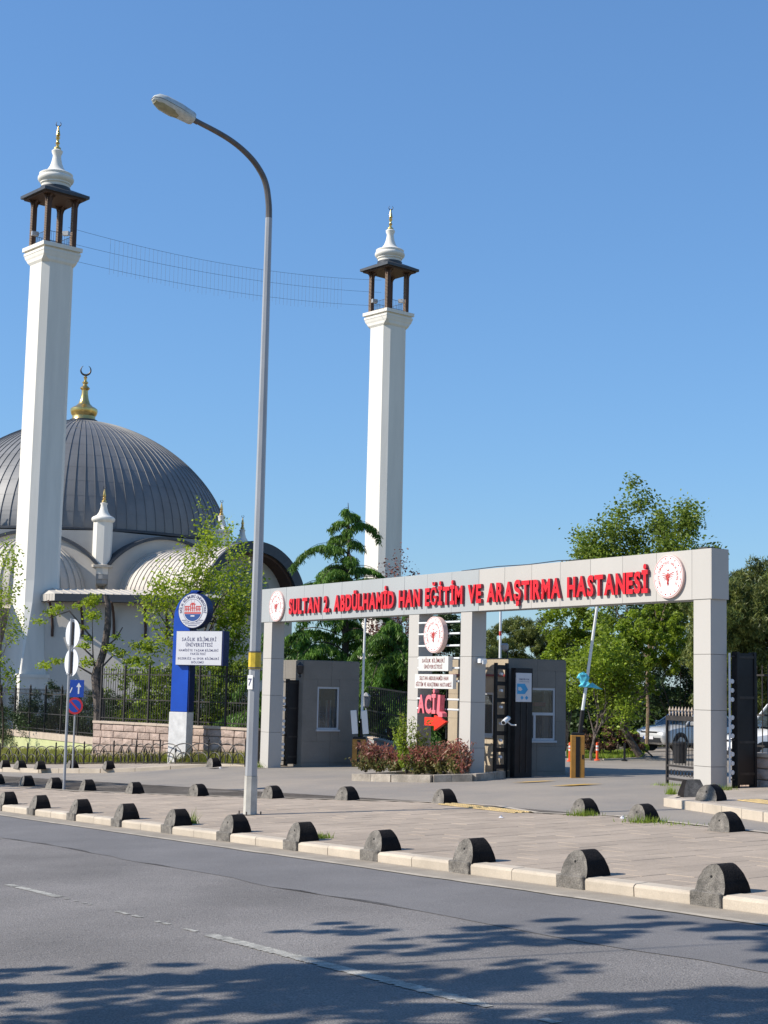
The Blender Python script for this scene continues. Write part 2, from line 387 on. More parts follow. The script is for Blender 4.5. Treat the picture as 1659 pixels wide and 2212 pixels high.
sheet('road_resurfacing',wob(-60,0,7.46,.05,120,3)+[(0,9.06),(-60,9.06)],-.116,m_asph2,3)
sheet('road_gutter',wob(-70,0,9.07,.012,150,4)+[(0,9.50),(-70,9.50)],-.112,m_dust,3)
sheet('gutter_edge_line',wob(-60,0,9.03,.012,140,5)+wob(0,-60,9.11,.012,140,6),-.108,m_pale,3)
far_edge=[(-90,12.3),(-38,12.36),(-33.4,12.6),(-30.8,13.14),(-27.6,13.98),(-25.1,14.85),(-22.6,15.60),(-21.3,15.55),(-19.4,14.95),(-18,15.3),(-15.6,14.85),(-14.3,14.6),(-8,13.7),(6,12.5)]
sheet('side_road',[(-150,12.0),(8,12.0),(8,22),(-19,22),(-19,52),(-52,52),(-48,21),(-150,21)],-.124,m_asph3,1.5,lift=True)
# worn lane paint
def strip(name,pts,wd,dz,m,seed,gapf=0):
    r=random.Random(seed); mb=MB(); L=[]
    for a,b in pts: L.append((a,b))
    n=0
    for (a0,b0),(a1,b1) in zip(L[:-1],L[1:]):
        k=max(2,int(abs(a1-a0)/.045)); skip=0
        for i in range(k):
            if skip>0: skip-=1; continue
            if r.random()<gapf*.35: skip=int(r.expovariate(1/5.)); continue
            t0,t1=i/k,(i+1.0)/k
            w0=wd*(1-.25*r.random()**2); o=r.uniform(-.006,.006)
            q=[(a0+(a1-a0)*t0,b0+(b1-b0)*t0-w0/2+o),(a0+(a1-a0)*t1,b0+(b1-b0)*t1-w0/2+o),(a0+(a1-a0)*t1,b0+(b1-b0)*t1+w0/2+o),(a0+(a1-a0)*t0,b0+(b1-b0)*t0+w0/2+o)]
            mb.add([ST(x,y,dz) for x,y in q],[(0,1,2,3)])
    o=mb.build(name,m); o['kind']='structure'; return o
strip('lane_marking',[(-11.3,5.42),(-7.6,5.42)],.13,-.115,m_paint,1,.04)
strip('lane_marking',[(-16.6,5.36),(-14.5,5.40)],.10,-.115,m_paint,2,.25)
strip('lane_marking',[(-14.5,5.40),(-11.3,5.42)],.05,-.115,m_paint,5,.5)
strip('lane_marking',[(-7.6,5.42),(-6.9,5.44)],.07,-.115,m_paint,3,.6)
# yellow dashes in front of the barrier
for (x0,x1,y) in ((1140,1168,1690),(1225,1268,1697)):
    p=G(x0,y,-.028); q=G(x1,y,-.028); mb=MB(); n=YL*.45+Vector((0,0,.0126)); d=(q-p)
    mb.add([p-n+Vector((0,0,.02)),q-n+Vector((0,0,.02)),q+n+Vector((0,0,.02)),p+n+Vector((0,0,.02))],[(0,1,2,3)]); o=mb.build('yellow_marking',m_ypaint); o['kind']='structure'

# ---- median pavement: bed, slabs, kerbstones
def inside(poly,x,y):
    c=False; n=len(poly)
    for i in range(n):
        x0,y0=poly[i]; x1,y1=poly[(i+1)%n]
        if (y0>y)!=(y1>y) and x<(x1-x0)*(y-y0)/(y1-y0)+x0: c=not c
    return c
bed=[(-90,9.66),(6,9.66)]+far_edge[::-1]
med=sheet('pavement',bed,-.012,m_joint,3)
# side faces of the median towards the far road
mb=MB()
for (a0,b0),(a1,b1) in zip(far_edge[:-1],far_edge[1:]):
    mb.add([ST(a0,b0,-.2),ST(a1,b1,-.2),ST(a1,b1,-.012),ST(a0,b0,-.012)],[(0,1,2,3)])
    d=Vector((a1-a0,b1-b0)).normalized(); nx,ny=-d.y*.11,d.x*.11
    mb.add([ST(a0,b0,.004),ST(a1,b1,.004),ST(a1+nx*-1,b1-ny,.004),ST(a0-nx,b0-ny,.004)],[(0,1,2,3)])
    mb.add([ST(a0,b0,-.13),ST(a1,b1,-.13),ST(a1,b1,.004),ST(a0,b0,.004)],[(0,1,2,3)])
mb.build('kerb_edge',m_kerb,med)
tilt=None
def frame_at(a,b,dz=0,yaw=0):
    e=.5; x=(ST(a+e,b)-ST(a-e,b)).normalized(); y=(ST(a,b+e)-ST(a,b-e)).normalized(); z=x.cross(y).normalized(); y=z.cross(x)
    Mx=Matrix((x,y,z)).transposed().to_4x4()@Matrix.Rotation(yaw,4,'Z'); Mx.translation=ST(a,b,dz); return Mx
SA,SB=.40,.60
SLM={}
def slab_mesh(L):
    if L not in SLM:
        q=MB().bbox(-SA/2+.004,SA/2-.004,-L/2+.004,L/2-.004,-.03,0,.004); q.mats=[m_slab]; SLM[L]=q.mesh('paving_slab')
    return SLM[L]
def far_b(a):
    for (a0,b0),(a1,b1) in zip(far_edge[:-1],far_edge[1:]):
        if a0<=a<=a1: return b0+(b1-b0)*(a-a0)/(a1-a0)
    return 12.4
def pix(p):
    d=p-Vector((0,0,CAMH)); z=d.dot(fw); return CX+F*d.dot(RT)/z,CY-F*d.dot(UP)/z,z
def seen(a,b):
    p=ST(a,b); x,y,z=pix(p); return -40<x<1700 and 0<z
far_me=MB(); far_me.mat(m_slab); spots=[]; a=-4.; row=0
while a>-50:
    hi=min(far_b(a-SA/2),far_b(a),far_b(a+SA/2))-.12; b=9.69-(row%2)*SB/2
    while b<hi:
        b0,b1=max(b,9.69),min(b+SB,hi)
        if b1-b0>.10: spots.append((a,(b0+b1)/2,round((b1-b0)/.02)*.02))
        b+=SB
    a-=SA; row+=1
spots.sort(key=lambda q:(not seen(q[0],q[1]),ST(q[0],q[1]).length))
for n,(a,b,L) in enumerate(spots):
    dz=rnd.uniform(-.0025,.002); me=slab_mesh(L)
    if n<300 and seen(a,b):
        o=bpy.data.objects.new('paving_slab',me); COL.objects.link(o); o.matrix_world=frame_at(a,b,dz,rnd.uniform(-.004,.004)); 
        Mw=o.matrix_world.copy(); o.parent=med; o.matrix_world=Mw
    else:
        Mx=frame_at(a,b,dz); far_me.add([Mx@v.co for v in me.vertices],[tuple(p.vertices) for p in me.polygons])
far_me.build('paving_slab_field',m_slab,med,kind='stuff')
# tactile strip on the median and on the pavement by the gate
def tactile(name,a0,b0,a1,b1,wd,par):
    mb=MB(); d=Vector((a1-a0,b1-b0)); L=d.length; d.normalize(); n=Vector((-d.y,d.x))
    q=[(a0,b0),(a1,b1),(a1+n.x*wd,b1+n.y*wd),(a0+n.x*wd,b0+n.y*wd)]
    mb.add([ST(x,y,.006) for x,y in q],[(0,1,2,3)])
    k=int(L/.09); kk=max(1,int(wd/.1))
    for i in range(k):
        for j in range(kk):
            t=(i+.5)/k*L; s_=(j+.5)/kk*wd; c=(a0+d.x*t+n.x*s_,b0+d.y*t+n.y*s_); e=.028
            lo=[ST(c[0]+x,c[1]+y,.006) for x,y in((-e,-e),(e,-e),(e,e),(-e,e))]; hi=[p+Vector((0,0,.012)) for p in lo]
            mb.add(lo+hi,[(4,5,6,7),(0,1,5,4),(1,2,6,5),(2,3,7,6),(3,0,4,7)])
    return mb.build(name,m_tact,par,kind='stuff')
tactile('tactile_strip',-22.5,15.05,-19.6,14.55,.36,med)
# kerbstones along the near edge
kprof=[(-.155,-.13),(-.155,-.030),(-.146,-.012),(-.125,0.),(.02,.004),(.02,-.13)]
def kerb_mesh(L):
    mb=MB(); n=len(kprof); vs=[(-L/2,b,z) for b,z in kprof]+[(L/2,b,z) for b,z in kprof]
    mb.add(vs,[tuple(range(n)),tuple(range(2*n-1,n-1,-1))]+[(i,n+i,n+(i+1)%n,(i+1)%n) for i in range(n)]); mb.mats=[m_kerb]; return mb.mesh('kerbstone',bevel=.004)
def a_at(x,y,b):
    d=ray(x,y); O=Vector((0,0,CAMH)); return (O+d*((b-O.dot(YL))/d.dot(YL))).dot(XL)
BA=[a_at(x,y-18,9.663)+.04 for x,y in ((1560,1932),(1265,1888),(1023,1857),(825,1829),(655,1808),(508,1790),(384,1778),(275,1767),(176,1757),(88,1747),(17,1737))]
kb=bpy.data.objects.new('kerb',None); COL.objects.link(kb); kb['kind']='structure'
kmesh={}
for a0,a1 in zip(BA[:-1],BA[1:]):
    gap=(a0-.272)-(a1+.098); half=gap/2
    for q in (0,1):
        L=round(half-.008,2); 
        if L not in kmesh: kmesh[L]=kerb_mesh(L)
        o=bpy.data.objects.new('kerbstone',kmesh[L]); COL.objects.link(o); o.matrix_world=frame_at(a0-.272-half*(q+.5),9.66,rnd.uniform(-.003,.003))
        Mw=o.matrix_world.copy(); o.parent=kb; o.matrix_world=Mw
mb=MB()
for a0,a1 in ((BA[-1]-.272,-90),(6,BA[0]+.098)):
    for i in range(20):
        x0=a0+(a1-a0)*i/20; x1=a0+(a1-a0)*(i+1)/20-.0
        n=len(kprof); vs=[ST(x0,9.66+b,z) for b,z in kprof]+[ST(x1,9.66+b,z) for b,z in kprof]
        mb.add(vs,[(i2,n+i2,n+(i2+1)%n,(i2+1)%n) for i2 in range(n)])
mb.build('kerb_run',m_kerb,kb)

# ---- bollards
def bollard_proto(foot=True,wd=.375,ht=.243,th=.305,chip=0,trap=False):
    t=thing('kerb_bollard','x','bollard')
    prof=[]; N=18
    for i in range(N+1):
        u=i/N*PI; x=-math.cos(u)*wd/2; z=math.sin(u)*ht
        if trap: 
            x=[-.5,-.44,-.30,.30,.44,.5][min(5,i*6//(N+1))]*wd; z=[0,.4,1,1,.4,0][min(5,i*6//(N+1))]*ht
        prof.append((x+ (rnd.uniform(-1,1)*.004),max(0,z)+(rnd.uniform(-1,1)*.004 if 0<i<N else 0)))
    if trap:
        prof=[(-wd/2,0),(-wd*.46,ht*.35),(-wd*.28,ht),(wd*.28,ht),(wd*.46,ht*.35),(wd/2,0)]
    mb=MB(); n=len(prof); yf=lambda z:-th/2+.072*z/ht; yb=lambda z:th/2-.05*z/ht
    mb.mat(m_bolF); mb.add([(x,yf(z),z) for x,z in prof],[tuple(range(n))])
    mb.mat(m_bolB); c=.012
    ins=[(x*(1-c*2/wd),z-(c if z>.02 else 0)) for x,z in prof]
    mb.add([(x,yf(z),z) for x,z in prof]+[(x,yb(z),z) for x,z in prof],[(i,i+1,n+i+1,n+i) for i in range(n-1)]+[tuple(range(2*n-1,n-1,-1)),(0,n,2*n-1,n-1)])
    o=bpy.data.objects.new('body',mb.mesh('bollard_body',smooth=True)); COL.objects.link(o); o.parent=t
    h=MB().tube([(-.005,-th/2+.037,.135),(-.005,-th/2+.07,.135)],.0135,10); h.build('fixing_hole',m_hole,t)
    if foot:
        f=MB().bbox(-wd/2-.035,wd/2-.02,-th/2-.03,-th/2+.06,-.125,.012,.008); f.build('foot',m_bolF,t)
    return t
ordn=['nearest','second','third','fourth','fifth','sixth','seventh','eighth','ninth','tenth','eleventh','twelfth','thirteenth','fourteenth','fifteenth','sixteenth','seventeenth']
pf=bollard_proto(True); pn=bollard_proto(False)
def place(proto,first,a,b,label,group,yaw=0,sc=1.):
    o=proto if first else copy_tree(proto)
    o['label']=label; o['group']=group; o.matrix_world=frame_at(a,b,0,yaw)@Matrix.Scale(sc,4); return o
vis=BA
for n,a in enumerate(vis):
    place(pf,n==0,a-.04,9.50+.163+rnd.uniform(-.01,.01),f'{ordn[n]} half round black bollard from the right along the road kerb','bollards along the road kerb',rnd.uniform(-.05,.05),rnd.uniform(.97,1.03))
row2=[(-38.9,12.55),(-37.1,12.72),(-35.0,12.66),(-33.35,12.85),(-31.0,13.0),(-28.9,13.5),(-26.8,14.1),(-25.05,14.75),(-22.7,15.35),(-18.55,15.12),(-16.8,14.75),(-14.75,14.35)]
for n,(a,b) in enumerate(row2[::-1]):
    place(pn,n==0,a,b,f'{ordn[n]} half round bollard from the right along the far edge of the paved island','bollards along the far edge of the paved island',rnd.uniform(-.05,.05)+(.15 if a>-31 and a<-24 else 0),rnd.uniform(.97,1.03))
# ---- left pavement in front of the hoop fence
lk=[(-120,16.8),(-51.5,16.85),(-49.2,17.3),(-46.6,18.4),(-44.6,19.9),(-43.6,20.8),(-41.5,21.2)]
hf=[st(AT(x,1640,d)) for x,d in ((-120,61.5),(0,58.),(120,55.),(245,52.4),(345,50.2),(450,48.2),(530,46.6))]
sheet('pavement_by_fence',lk+[(-41.5,23.0)]+[(a,b+.1) for a,b in hf[::-1]]+[(-120,22)],.0,m_pave,2)
mb=MB(); ok=None
kl=bpy.data.objects.new('kerb_by_fence',None); COL.objects.link(kl); kl['kind']='structure'
def kerb_line(pts,root,m,seg=.9,wd=.16,hi=.02):
    P=[Vector(p) for p in pts]; 
    for p,q in zip(P[:-1],P[1:]):
        L=(q-p).length; n=max(1,round(L/seg)); d=(q-p)/L; nn=Vector((-d.y,d.x))
        for i in range(n):
            s0=p+d*(L*i/n+.006); s1=p+d*(L*(i+1)/n-.006)
            z=hi+rnd.uniform(-.006,.006); mbk=MB()
            lo=[(s0,-.0),(s1,0),(s1,wd),(s0,wd)]
            vs=[ST(s.x-nn.x*(wd/2-o)*1,s.y-nn.y*(wd/2-o),-.14) for s,o in lo]+[ST(s.x-nn.x*(wd/2-o),s.y-nn.y*(wd/2-o),z) for s,o in lo]
            mbk.add(vs,[(0,3,2,1),(4,5,6,7),(0,1,5,4),(1,2,6,5),(2,3,7,6),(3,0,4,7)]); mbk.build('kerbstone',m,root,bevel=.008)
kerb_line([(-62,16.82)]+lk[1:],kl,m_kerb,1.0)
row3=[(4,1659),(37,1660),(80,1662),(150,1660),(228,1662),(455,1657)]
for n,(x,y) in enumerate(row3):
    a,b=st(G(x,y)); place(pn,False,a,b+.1,f'{ordn[n].replace("nearest","first")} weathered bollard from the left in front of the hoop fence','bollards in front of the hoop fence',rnd.uniform(-.1,.1),1.08)
# ---- right pavement
rk=[(-20.5,18.6),(-18.9,17.98),(-16.7,17.1),(-8,14.9)]
sheet('pavement_by_gate',[(-22.6,21.6)]+rk+[(4,14),(4,24),(-22.6,24)],0,m_pave,2)
kr=bpy.data.objects.new('kerb_by_gate',None); COL.objects.link(kr); kr['kind']='structure'
kerb_line([(-22.35,21.2),(-20.55,18.62)]+rk[1:],kr,m_kerb,.8,.18)
tactile('tactile_paving',-19.3,19.0,-15.5,17.6,.42,None)['kind']='stuff'
a,b=st(G(1520,1730)); place(pf,False,a+.02,b+.15,'tilted grey half round bollard at the corner of the gate pavement','bollards at the gate corner',.25,1.12)
pt=bollard_proto(False,.46,.30,.28,trap=True); a,b=st(G(1478,1722)); place(pt,True,a,b+.2,'chipped trapezoid concrete bollard in front of the right gate pillar','bollards at the gate corner',1.25)

# ================================================================== GATE
GB=21.3; GA0=-22.28
gate=thing('entrance_gate','long white clad hospital entrance gate on four square pillars with red lettering','gate',ST(GA0,GB),TH,None)
g0=gate.location.z
def ga(a): return a-GA0           # street a -> local x
def gb(b): return b-GB
def zl(z): return z-g0            # world height -> local z
BT,BB=4.48,3.485
joints=[-41.62,-40.99,-39.96,-38.87,-37.77,-36.72,-35.64,-34.57,-33.50,-32.43,-31.33,-30.17,-29.13,-28.09,-27.04,-25.99,-24.93,-23.87,-22.82,-22.28]
MB().box(ga(-41.60),ga(-22.30),.02,.43,zl(BB)+.015,zl(BT)-.015).build('beam_core',m_gap,gate)
for i in range(len(joints)-1):
    a0,a1=joints[i],joints[i+1]; grey=a0<-30.5
    mb=MB().box(ga(a0)+.004,ga(a1)-.004,-.012+rnd.uniform(-.003,.003),.02,zl(BB),zl(BT))
    o=mb.build('front_panel',m_panG if grey else m_panW,gate,bevel=.003)
    MB().box(ga(a0)+.004,ga(a1)-.004,.43,.45,zl(BB),zl(BT)).build('rear_panel',m_panW,gate)
    MB().box(ga(a0)+.004,ga(a1)-.004,.022,.428,zl(BT)-.013,zl(BT)+.004).build('top_panel',m_panG,gate)
    MB().box(ga(a0)+.004,ga(a1)-.004,.022,.428,zl(BB)-.004,zl(BB)+.013).build('soffit_panel',m_panG,gate)
MB().box(ga(-22.30)+.002,ga(-22.28)+.012,-.01,.45,zl(BB),zl(BT)).build('end_panel',m_panW,gate)
MB().box(ga(-41.62)-.012,ga(-41.60)-.002,-.01,.45,zl(BB),zl(BT)).build('end_panel',m_panW,gate)
MB().box(ga(-22.75),ga(-22.5),.1,.3,zl(BT)+.005,zl(BT)+.05).build('roof_flashing',m_gap,gate)
MB().tube([(ga(-31),.05,zl(BT)+.01),(ga(-29.5),.06,zl(BT)+.04),(ga(-28.3),.05,zl(BT)+.015),(ga(-27.2),.07,zl(BT)+.045),(ga(-26.4),.05,zl(BT)+.012)],.012,5).build('loose_cable',m_cable,gate)
pj=[BB-.005,2.395,1.305,.215]
for a0,a1 in ((-41.36,-40.84),(-33.27,-32.80),(-30.93,-30.46),(-22.79,-22.31)):
    x0,x1=ga(a0),ga(a1); zb=zl(gz((a0+a1)/2,GB))-.25
    p=MB().box(x0+.02,x1-.02,.02,.41,zb,zl(BB)-.006).build('pillar_core',m_gap,gate)
    zz=pj+[zb+g0]
    for k in range(len(zz)-1):
        t,bm_=zl(zz[k]),zl(zz[k+1])+.008
        MB().box(x0,x1-.0,.004,.022,bm_,t).build('pillar_panel',m_panW,gate,bevel=.003)
        MB().box(x1-.02,x1+.001,.024,.43,bm_,t).build('pillar_panel',m_panW,gate,bevel=.003)
        MB().box(x0-.001,x0+.018,.024,.43,bm_,t).build('pillar_panel',m_panW,gate)
        MB().box(x0+.02,x1-.022,.412,.432,bm_,t).build('pillar_panel',m_panW,gate)
# lettering
TXT='SULTAN 2. ABDÜLHAMİD HAN EĞİTİM VE ARAŞTIRMA HASTANESİ'
line(TXT,ga(-39.66),ga(-24.06),zl(3.69),.435,-.02,gate,m_red,m_redS,depth=.065,bold=.038,gap=.115,space=.50)

def emblem(parent,cx,cz,R,y,th,stars=True):
    "round ministry emblem facing -y"
    def ring(r0,r1,yy,m,name,n=40,par=parent):
        mb=MB(); vs=[]; 
        for k in range(n):
            t=2*PI*k/n; vs+= [(cx+r0*math.cos(t),yy,cz+r0*math.sin(t)),(cx+r1*math.cos(t),yy,cz+r1*math.sin(t))]
        mb.add(vs,[(2*k,2*k+1,(2*k+3)%(2*n),(2*k+2)%(2*n)) for k in range(n)]); return mb.build(name,m,par)
    n=48; P=[(cx+R*math.cos(2*PI*k/n),cz+R*math.sin(2*PI*k/n)) for k in range(n)]
    d=MB(); d.mat(m_white); d.plate([(cx+(x-cx)*.965,cz+(z-cz)*.965) for x,z in P],y-.004,y+.02); d.mat(m_rim); d.plate(P,y,y+th)
    o=bpy.data.objects.new('emblem_disc',d.mesh('emblem_disc')); COL.objects.link(o); o.parent=parent
    yy=y-.008
    def sub(mb,name,m):
        q=mb.build(name,m,o); return q
    for nm,r0,r1,mm in (('outer_ring',.925,.945,m_redL),('inner_ring',.70,.715,m_rim),('text_ring',.55,.56,m_rim)):
        q=ring(R*r0,R*r1,yy,mm,nm); q.parent=o
    for k in range(16):
        t=2*PI*(k+.5)/16-PI/2; r=R*.83; s=R*.052; c=(cx+r*math.cos(t),cz+r*math.sin(t)); pl=[]
        for j in range(10):
            a=PI/2+j*PI/5; q=s if j%2==0 else s*.42; pl.append((c[0]+q*math.cos(a),c[1]+q*math.sin(a)))
        sub(MB().plate(pl,yy-.002,yy),'star',m_redL)
    # ring lettering
    txt='TÜRKİYE CUMHURİYETİ SAĞLIK BAKANLIĞI'; bm=bmesh.new(); n=len(txt)
    for k,ch in enumerate(txt):
        if ch==' ': continue
        me,wd=glyph(ch,R*.09,.001,.02,m_redL); ang=PI/2+2.35-(k+.5)/n*4.7
        m2=me.copy(); m2.transform(Matrix.Translation((-wd/2,0,0))); m2.transform(Matrix.Rotation(-(ang-PI/2),4,'Y')); m2.transform(Matrix.Translation((cx+R*.585*math.cos(ang),yy,cz+R*.585*math.sin(ang)))); bm.from_mesh(m2); bpy.data.meshes.remove(m2)
    me=bpy.data.meshes.new('ring_lettering'); bm.to_mesh(me); bm.free(); me.materials.append(m_redL); q=bpy.data.objects.new('ring_lettering',me); COL.objects.link(q); q.parent=o
    # winged staff with snake coils, crescent and star
    mb=MB()
    for sgn in(-1,1):
        for f in range(5):
            a0=math.radians(10+f*-13); L=R*(.36-.03*f); z0=cz+R*(.10-.035*f)
            pl=[(cx+sgn*R*.05,z0),(cx+sgn*(R*.05+L*math.cos(a0)*.95),z0+L*math.sin(a0)+R*.035),(cx+sgn*(R*.05+L*math.cos(a0)),z0+L*math.sin(a0)+R*.01),(cx+sgn*R*.06,z0-R*.022)]
            if sgn<0: pl=pl[::-1]
            mb.plate(pl[::-1],yy-.004,yy)
    sub(mb,'wings',m_redL)
    mb=MB(); mb.plate([(cx-R*.035,cz+R*.18),(cx-R*.012,cz-R*.42),(cx,cz-R*.48),(cx+R*.012,cz-R*.42),(cx+R*.035,cz+R*.18)],yy-.004,yy)
    for sgn in(-1,1):
        pts=[(cx+sgn*R*.11*math.sin(t*2.2)*(1-t*.16),yy-.004,cz+R*(.08-.11*t)) for t in np.linspace(0,4.3,26)]
        mb.tube(pts,R*.018,4)
    sub(mb,'snake_staff',m_redL)
    pl=[]
    for k in range(17): t=math.radians(-250+k*320/16); pl.append((cx+R*.085*math.cos(t),cz+R*.33+R*.085*math.sin(t)))
    for k in range(16,-1,-1): t=math.radians(-250+k*320/16); pl.append((cx+R*.062*math.cos(t),cz+R*.345+R*.062*math.sin(t)))
    mb=MB(); n=17; vs=[(x,yy-.003,z) for x,z in pl]; mb.add(vs,[(k,k+1,2*n-2-k,2*n-1-k) for k in range(n-1)]); sub(mb,'crescent',m_redL)
    return o
emblem(gate,ga(-40.47),zl(3.94),.455,-.07,.055)
emblem(gate,ga(-23.45),zl(3.975),.445,-.07,.055)
# sign rack between the two middle pillars
for z in (3.25,2.965,2.67,2.36,2.12,1.80,1.355,1.11):
    MB().tube([(ga(-32.79),.0,zl(z)),(ga(-30.94),.0,zl(z))],.026,8).build('rail_tube',m_rail,gate,smooth=True)
emblem(gate,ga(-31.86),zl(2.94),.45,-.17,.13)
def board(x0,x1,z0,z1,y,th,m,name='sign_board'): return MB().box(ga(x0),ga(x1),y,y+th,zl(z0),zl(z1)).build(name,m,gate,bevel=.006)
o=board(-32.53,-31.19,2.045,2.405,-.17,.13,m_ivory)
line('SAĞLIK BİLİMLERİ',ga(-32.36),ga(-31.35),zl(2.255),.095,-.1725,o,m_darkL,depth=.002,bold=.012,joined='lettering')
line('ÜNİVERSİTESİ',ga(-32.26),ga(-31.45),zl(2.105),.095,-.1725,o,m_darkL,depth=.002,bold=.012,joined='lettering')
o=board(-32.72,-31.02,1.61,1.965,-.14,.10,m_ivory)
line('SULTAN ABDULHAMİD HAN',ga(-32.50),ga(-31.22),zl(1.82),.10,-.1425,o,m_darkL,depth=.002,bold=.012,joined='lettering')
line('EĞİTİM VE ARAŞTIRMA HASTANESİ',ga(-32.66),ga(-31.08),zl(1.665),.10,-.1425,o,m_darkL,depth=.002,bold=.012,joined='lettering')
ac=line('ACİ',ga(-32.48),ga(-31.68),zl(1.02),.44,-.06,gate,m_pink,m_pinkS,depth=.14,bold=.035,gap=.09)
MB().plate([(ga(-31.62),zl(1.00)),(ga(-31.50),zl(1.00)),(ga(-31.47),zl(1.46)),(ga(-31.57),zl(1.46))],-.2,-.06).build('letter',m_pink,gate)
o=MB().plate([(ga(-31.56),zl(1.0)),(ga(-31.44),zl(1.06)),(ga(-31.34),zl(1.02)),(ga(-31.33),zl(.93)),(ga(-31.50),zl(.93))],-.22,-.08).build('letter',m_pink,gate); o['label']='broken foot of the letter L hanging loose'
MB().plate([(ga(-32.23),zl(.70)),(ga(-31.80),zl(.70)),(ga(-31.80),zl(.585)),(ga(-31.27),zl(.815)),(ga(-31.80),zl(.985)),(ga(-31.80),zl(.905)),(ga(-32.23),zl(.905))],-.15,-.06).build('arrow',m_arrow,gate,bevel=.004)
MB().tube([(ga(-31.45),-.02,zl(1.6)),(ga(-31.45),-.02,zl(.4))],.018,6).build('sign_post',m_darkm,gate)

# floodlight on the third pillar, cameras, notice column
def cctv(loc,rz,label,sc=1.):
    t=thing('security_camera',label,'camera',loc,rz); s=sc
    MB().lathe([(.0,-.16*s),(.055*s,-.16*s),(.06*s,-.15*s),(.06*s,.16*s),(.0,.165*s)],14,cap=False).build('housing',m_white,t,smooth=True).rotation_euler=(PI/2+.35,0,0)
    MB().lathe([(.0,.17*s),(.045*s,.17*s),(.045*s,.15*s)],12,cap=False).build('lens',m_plast,t).rotation_euler=(PI/2+.35,0,0)
    MB().tube([(0,.02,-.02),(.10*s,.10*s,-.11*s),(.22*s,.12*s,-.11*s)],.018*s,6).build('bracket',m_white,t); return t

# ================================================================== BOOTHS
def slabs(mb_parent,x0,x1,z0,z1,y,face,rows,cols,m,hole=None,th=.03):
    "stone cladding, each slab its own object; face: 'x' (plane y=const, facing -y) or 'y' (plane x=const facing +x or -x)"
    pass
m_booL=mat('sunlit_booth_tile',(.40,.325,.23),.8,var=.08,scale=1.5,grain=.06,gscale=30,rand=.04)  # booth stone made lighter and warmer: sunlight on this face put into the colour
def booth(label,a0,a1,b0,b1,h,windows,rowh=.62,ym=None):
    t=thing('guard_booth',label,'booth',ST(a1,b0),TH); zb=t.location.z
    # local: x = a - a1 (negative back), y = b - b0 ; visible faces x=0 (facing +a) and y=0 (facing -b)
    W=b1-b0; D=a1-a0; lowx=-.4
    body=MB(); e=.02
    wx=[w_ for w_ in windows if w_[0]=='x']; wy=[w_ for w_ in windows if w_[0]=='y']
    def wallgrid(L,ws,z1):
        xs=sorted({0,L}|{w_[1] for w_ in ws}|{w_[2] for w_ in ws}); zs=sorted({lowx,z1}|{w_[3] for w_ in ws}|{w_[4] for w_ in ws}); out=[]
        for i in range(len(xs)-1):
            for j in range(len(zs)-1):
                cx_,cz_=(xs[i]+xs[i+1])/2,(zs[j]+zs[j+1])/2
                if not any(w_[1]<cx_<w_[2] and w_[3]<cz_<w_[4] for w_ in ws): out.append((xs[i],xs[i+1],zs[j],zs[j+1]))
        return out
    for p,q,r,s in wallgrid(W,wx,h): body.box(-.14,-e,p,q,r,s)
    for p,q,r,s in wallgrid(D,wy,h): body.box(-q,-p if p>0 else -.14,e,.14,r,s)
    body.box(-D,-D+.12,.14,W,lowx,h); body.box(-D+.12,-.14,W-.12,W,lowx,h); body.box(-D+.12,-.14,.14,W-.12,lowx,.02)
    body.build('wall',m_boo,t)
    MB().box(-D+.01,-.03,.03,W-.01,h,h+.05).build('roof',m_boo,t)
    # cladding slabs
    def clad(L,ws,axis):
        zs=[lowx]; z=.1
        while z<h-.2: zs.append(z); z+=rowh
        zs.append(h+.03)
        for j in range(len(zs)-1):
            n=max(1,round(L/.95)); off=(j%2)*.0
            xs=[L*i/n for i in range(n+1)]
            xs=sorted(set(xs)|{w_[1] for w_ in ws if zs[j]<w_[4] and zs[j+1]>w_[3]}|{w_[2] for w_ in ws if zs[j]<w_[4] and zs[j+1]>w_[3]})
            xs=[x for i,x in enumerate(xs) if i==0 or x-xs[i-1]>.12 or x==L]
            for i in range(len(xs)-1):
                segs=[(zs[j],zs[j+1])]
                for w_ in ws:
                    if w_[1]<(xs[i]+xs[i+1])/2<w_[2]:
                        ns=[]
                        for (p,q) in segs:
                            if q<=w_[3] or p>=w_[4]: ns.append((p,q)); continue
                            if p<w_[3]: ns.append((p,w_[3]))
                            if q>w_[4]: ns.append((w_[4],q))
                        segs=ns
                for p,q in segs:
                    if q-p<.03: continue
                    mb=MB(); o_=rnd.uniform(0,.003); g=.003
                    if axis=='x': mb.box(-e+.001,o_+.002,xs[i]+g,xs[i+1]-g,p+g,q-g)
                    else: mb.box(-xs[i+1]+g,-xs[i]-g,-o_-.002,e-.001,p+g,q-g)
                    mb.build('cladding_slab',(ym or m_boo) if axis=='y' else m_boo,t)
    clad(W,wx,'x'); clad(D,wy,'y')
    for w_ in windows:
        ax,p,q,r,s=w_[:5]; f=.055; 
        def bar(x0,x1,z0,z1,mb,d0=-.07,d1=-.015):
            if ax=='x': mb.box(d0,d1,x0,x1,z0,z1)
            else: mb.box(-x1,-x0,-d1,-d0,z0,z1)
        mb=MB(); bar(p,p+f,r,s,mb); bar(q-f,q,r,s,mb); bar(p+f,q-f,r,r+f,mb); bar(p+f,q-f,s-f,s,mb)
        for (x0,x1,z0,z1) in w_[5]: bar(x0,x1,z0,z1,mb)
        fr=mb.build('window_frame',m_frame,t)
        mb=MB(); bar(p+f,q-f,r+f,s-f,mb,-.05,-.04); mb.build('pane',w_[6],fr)
        mb=MB(); bar(p-.03,q+.03,r-.05,r-.001,mb,-.02,.045); mb.build('sill',m_cop if False else m_frame,t)
    return t
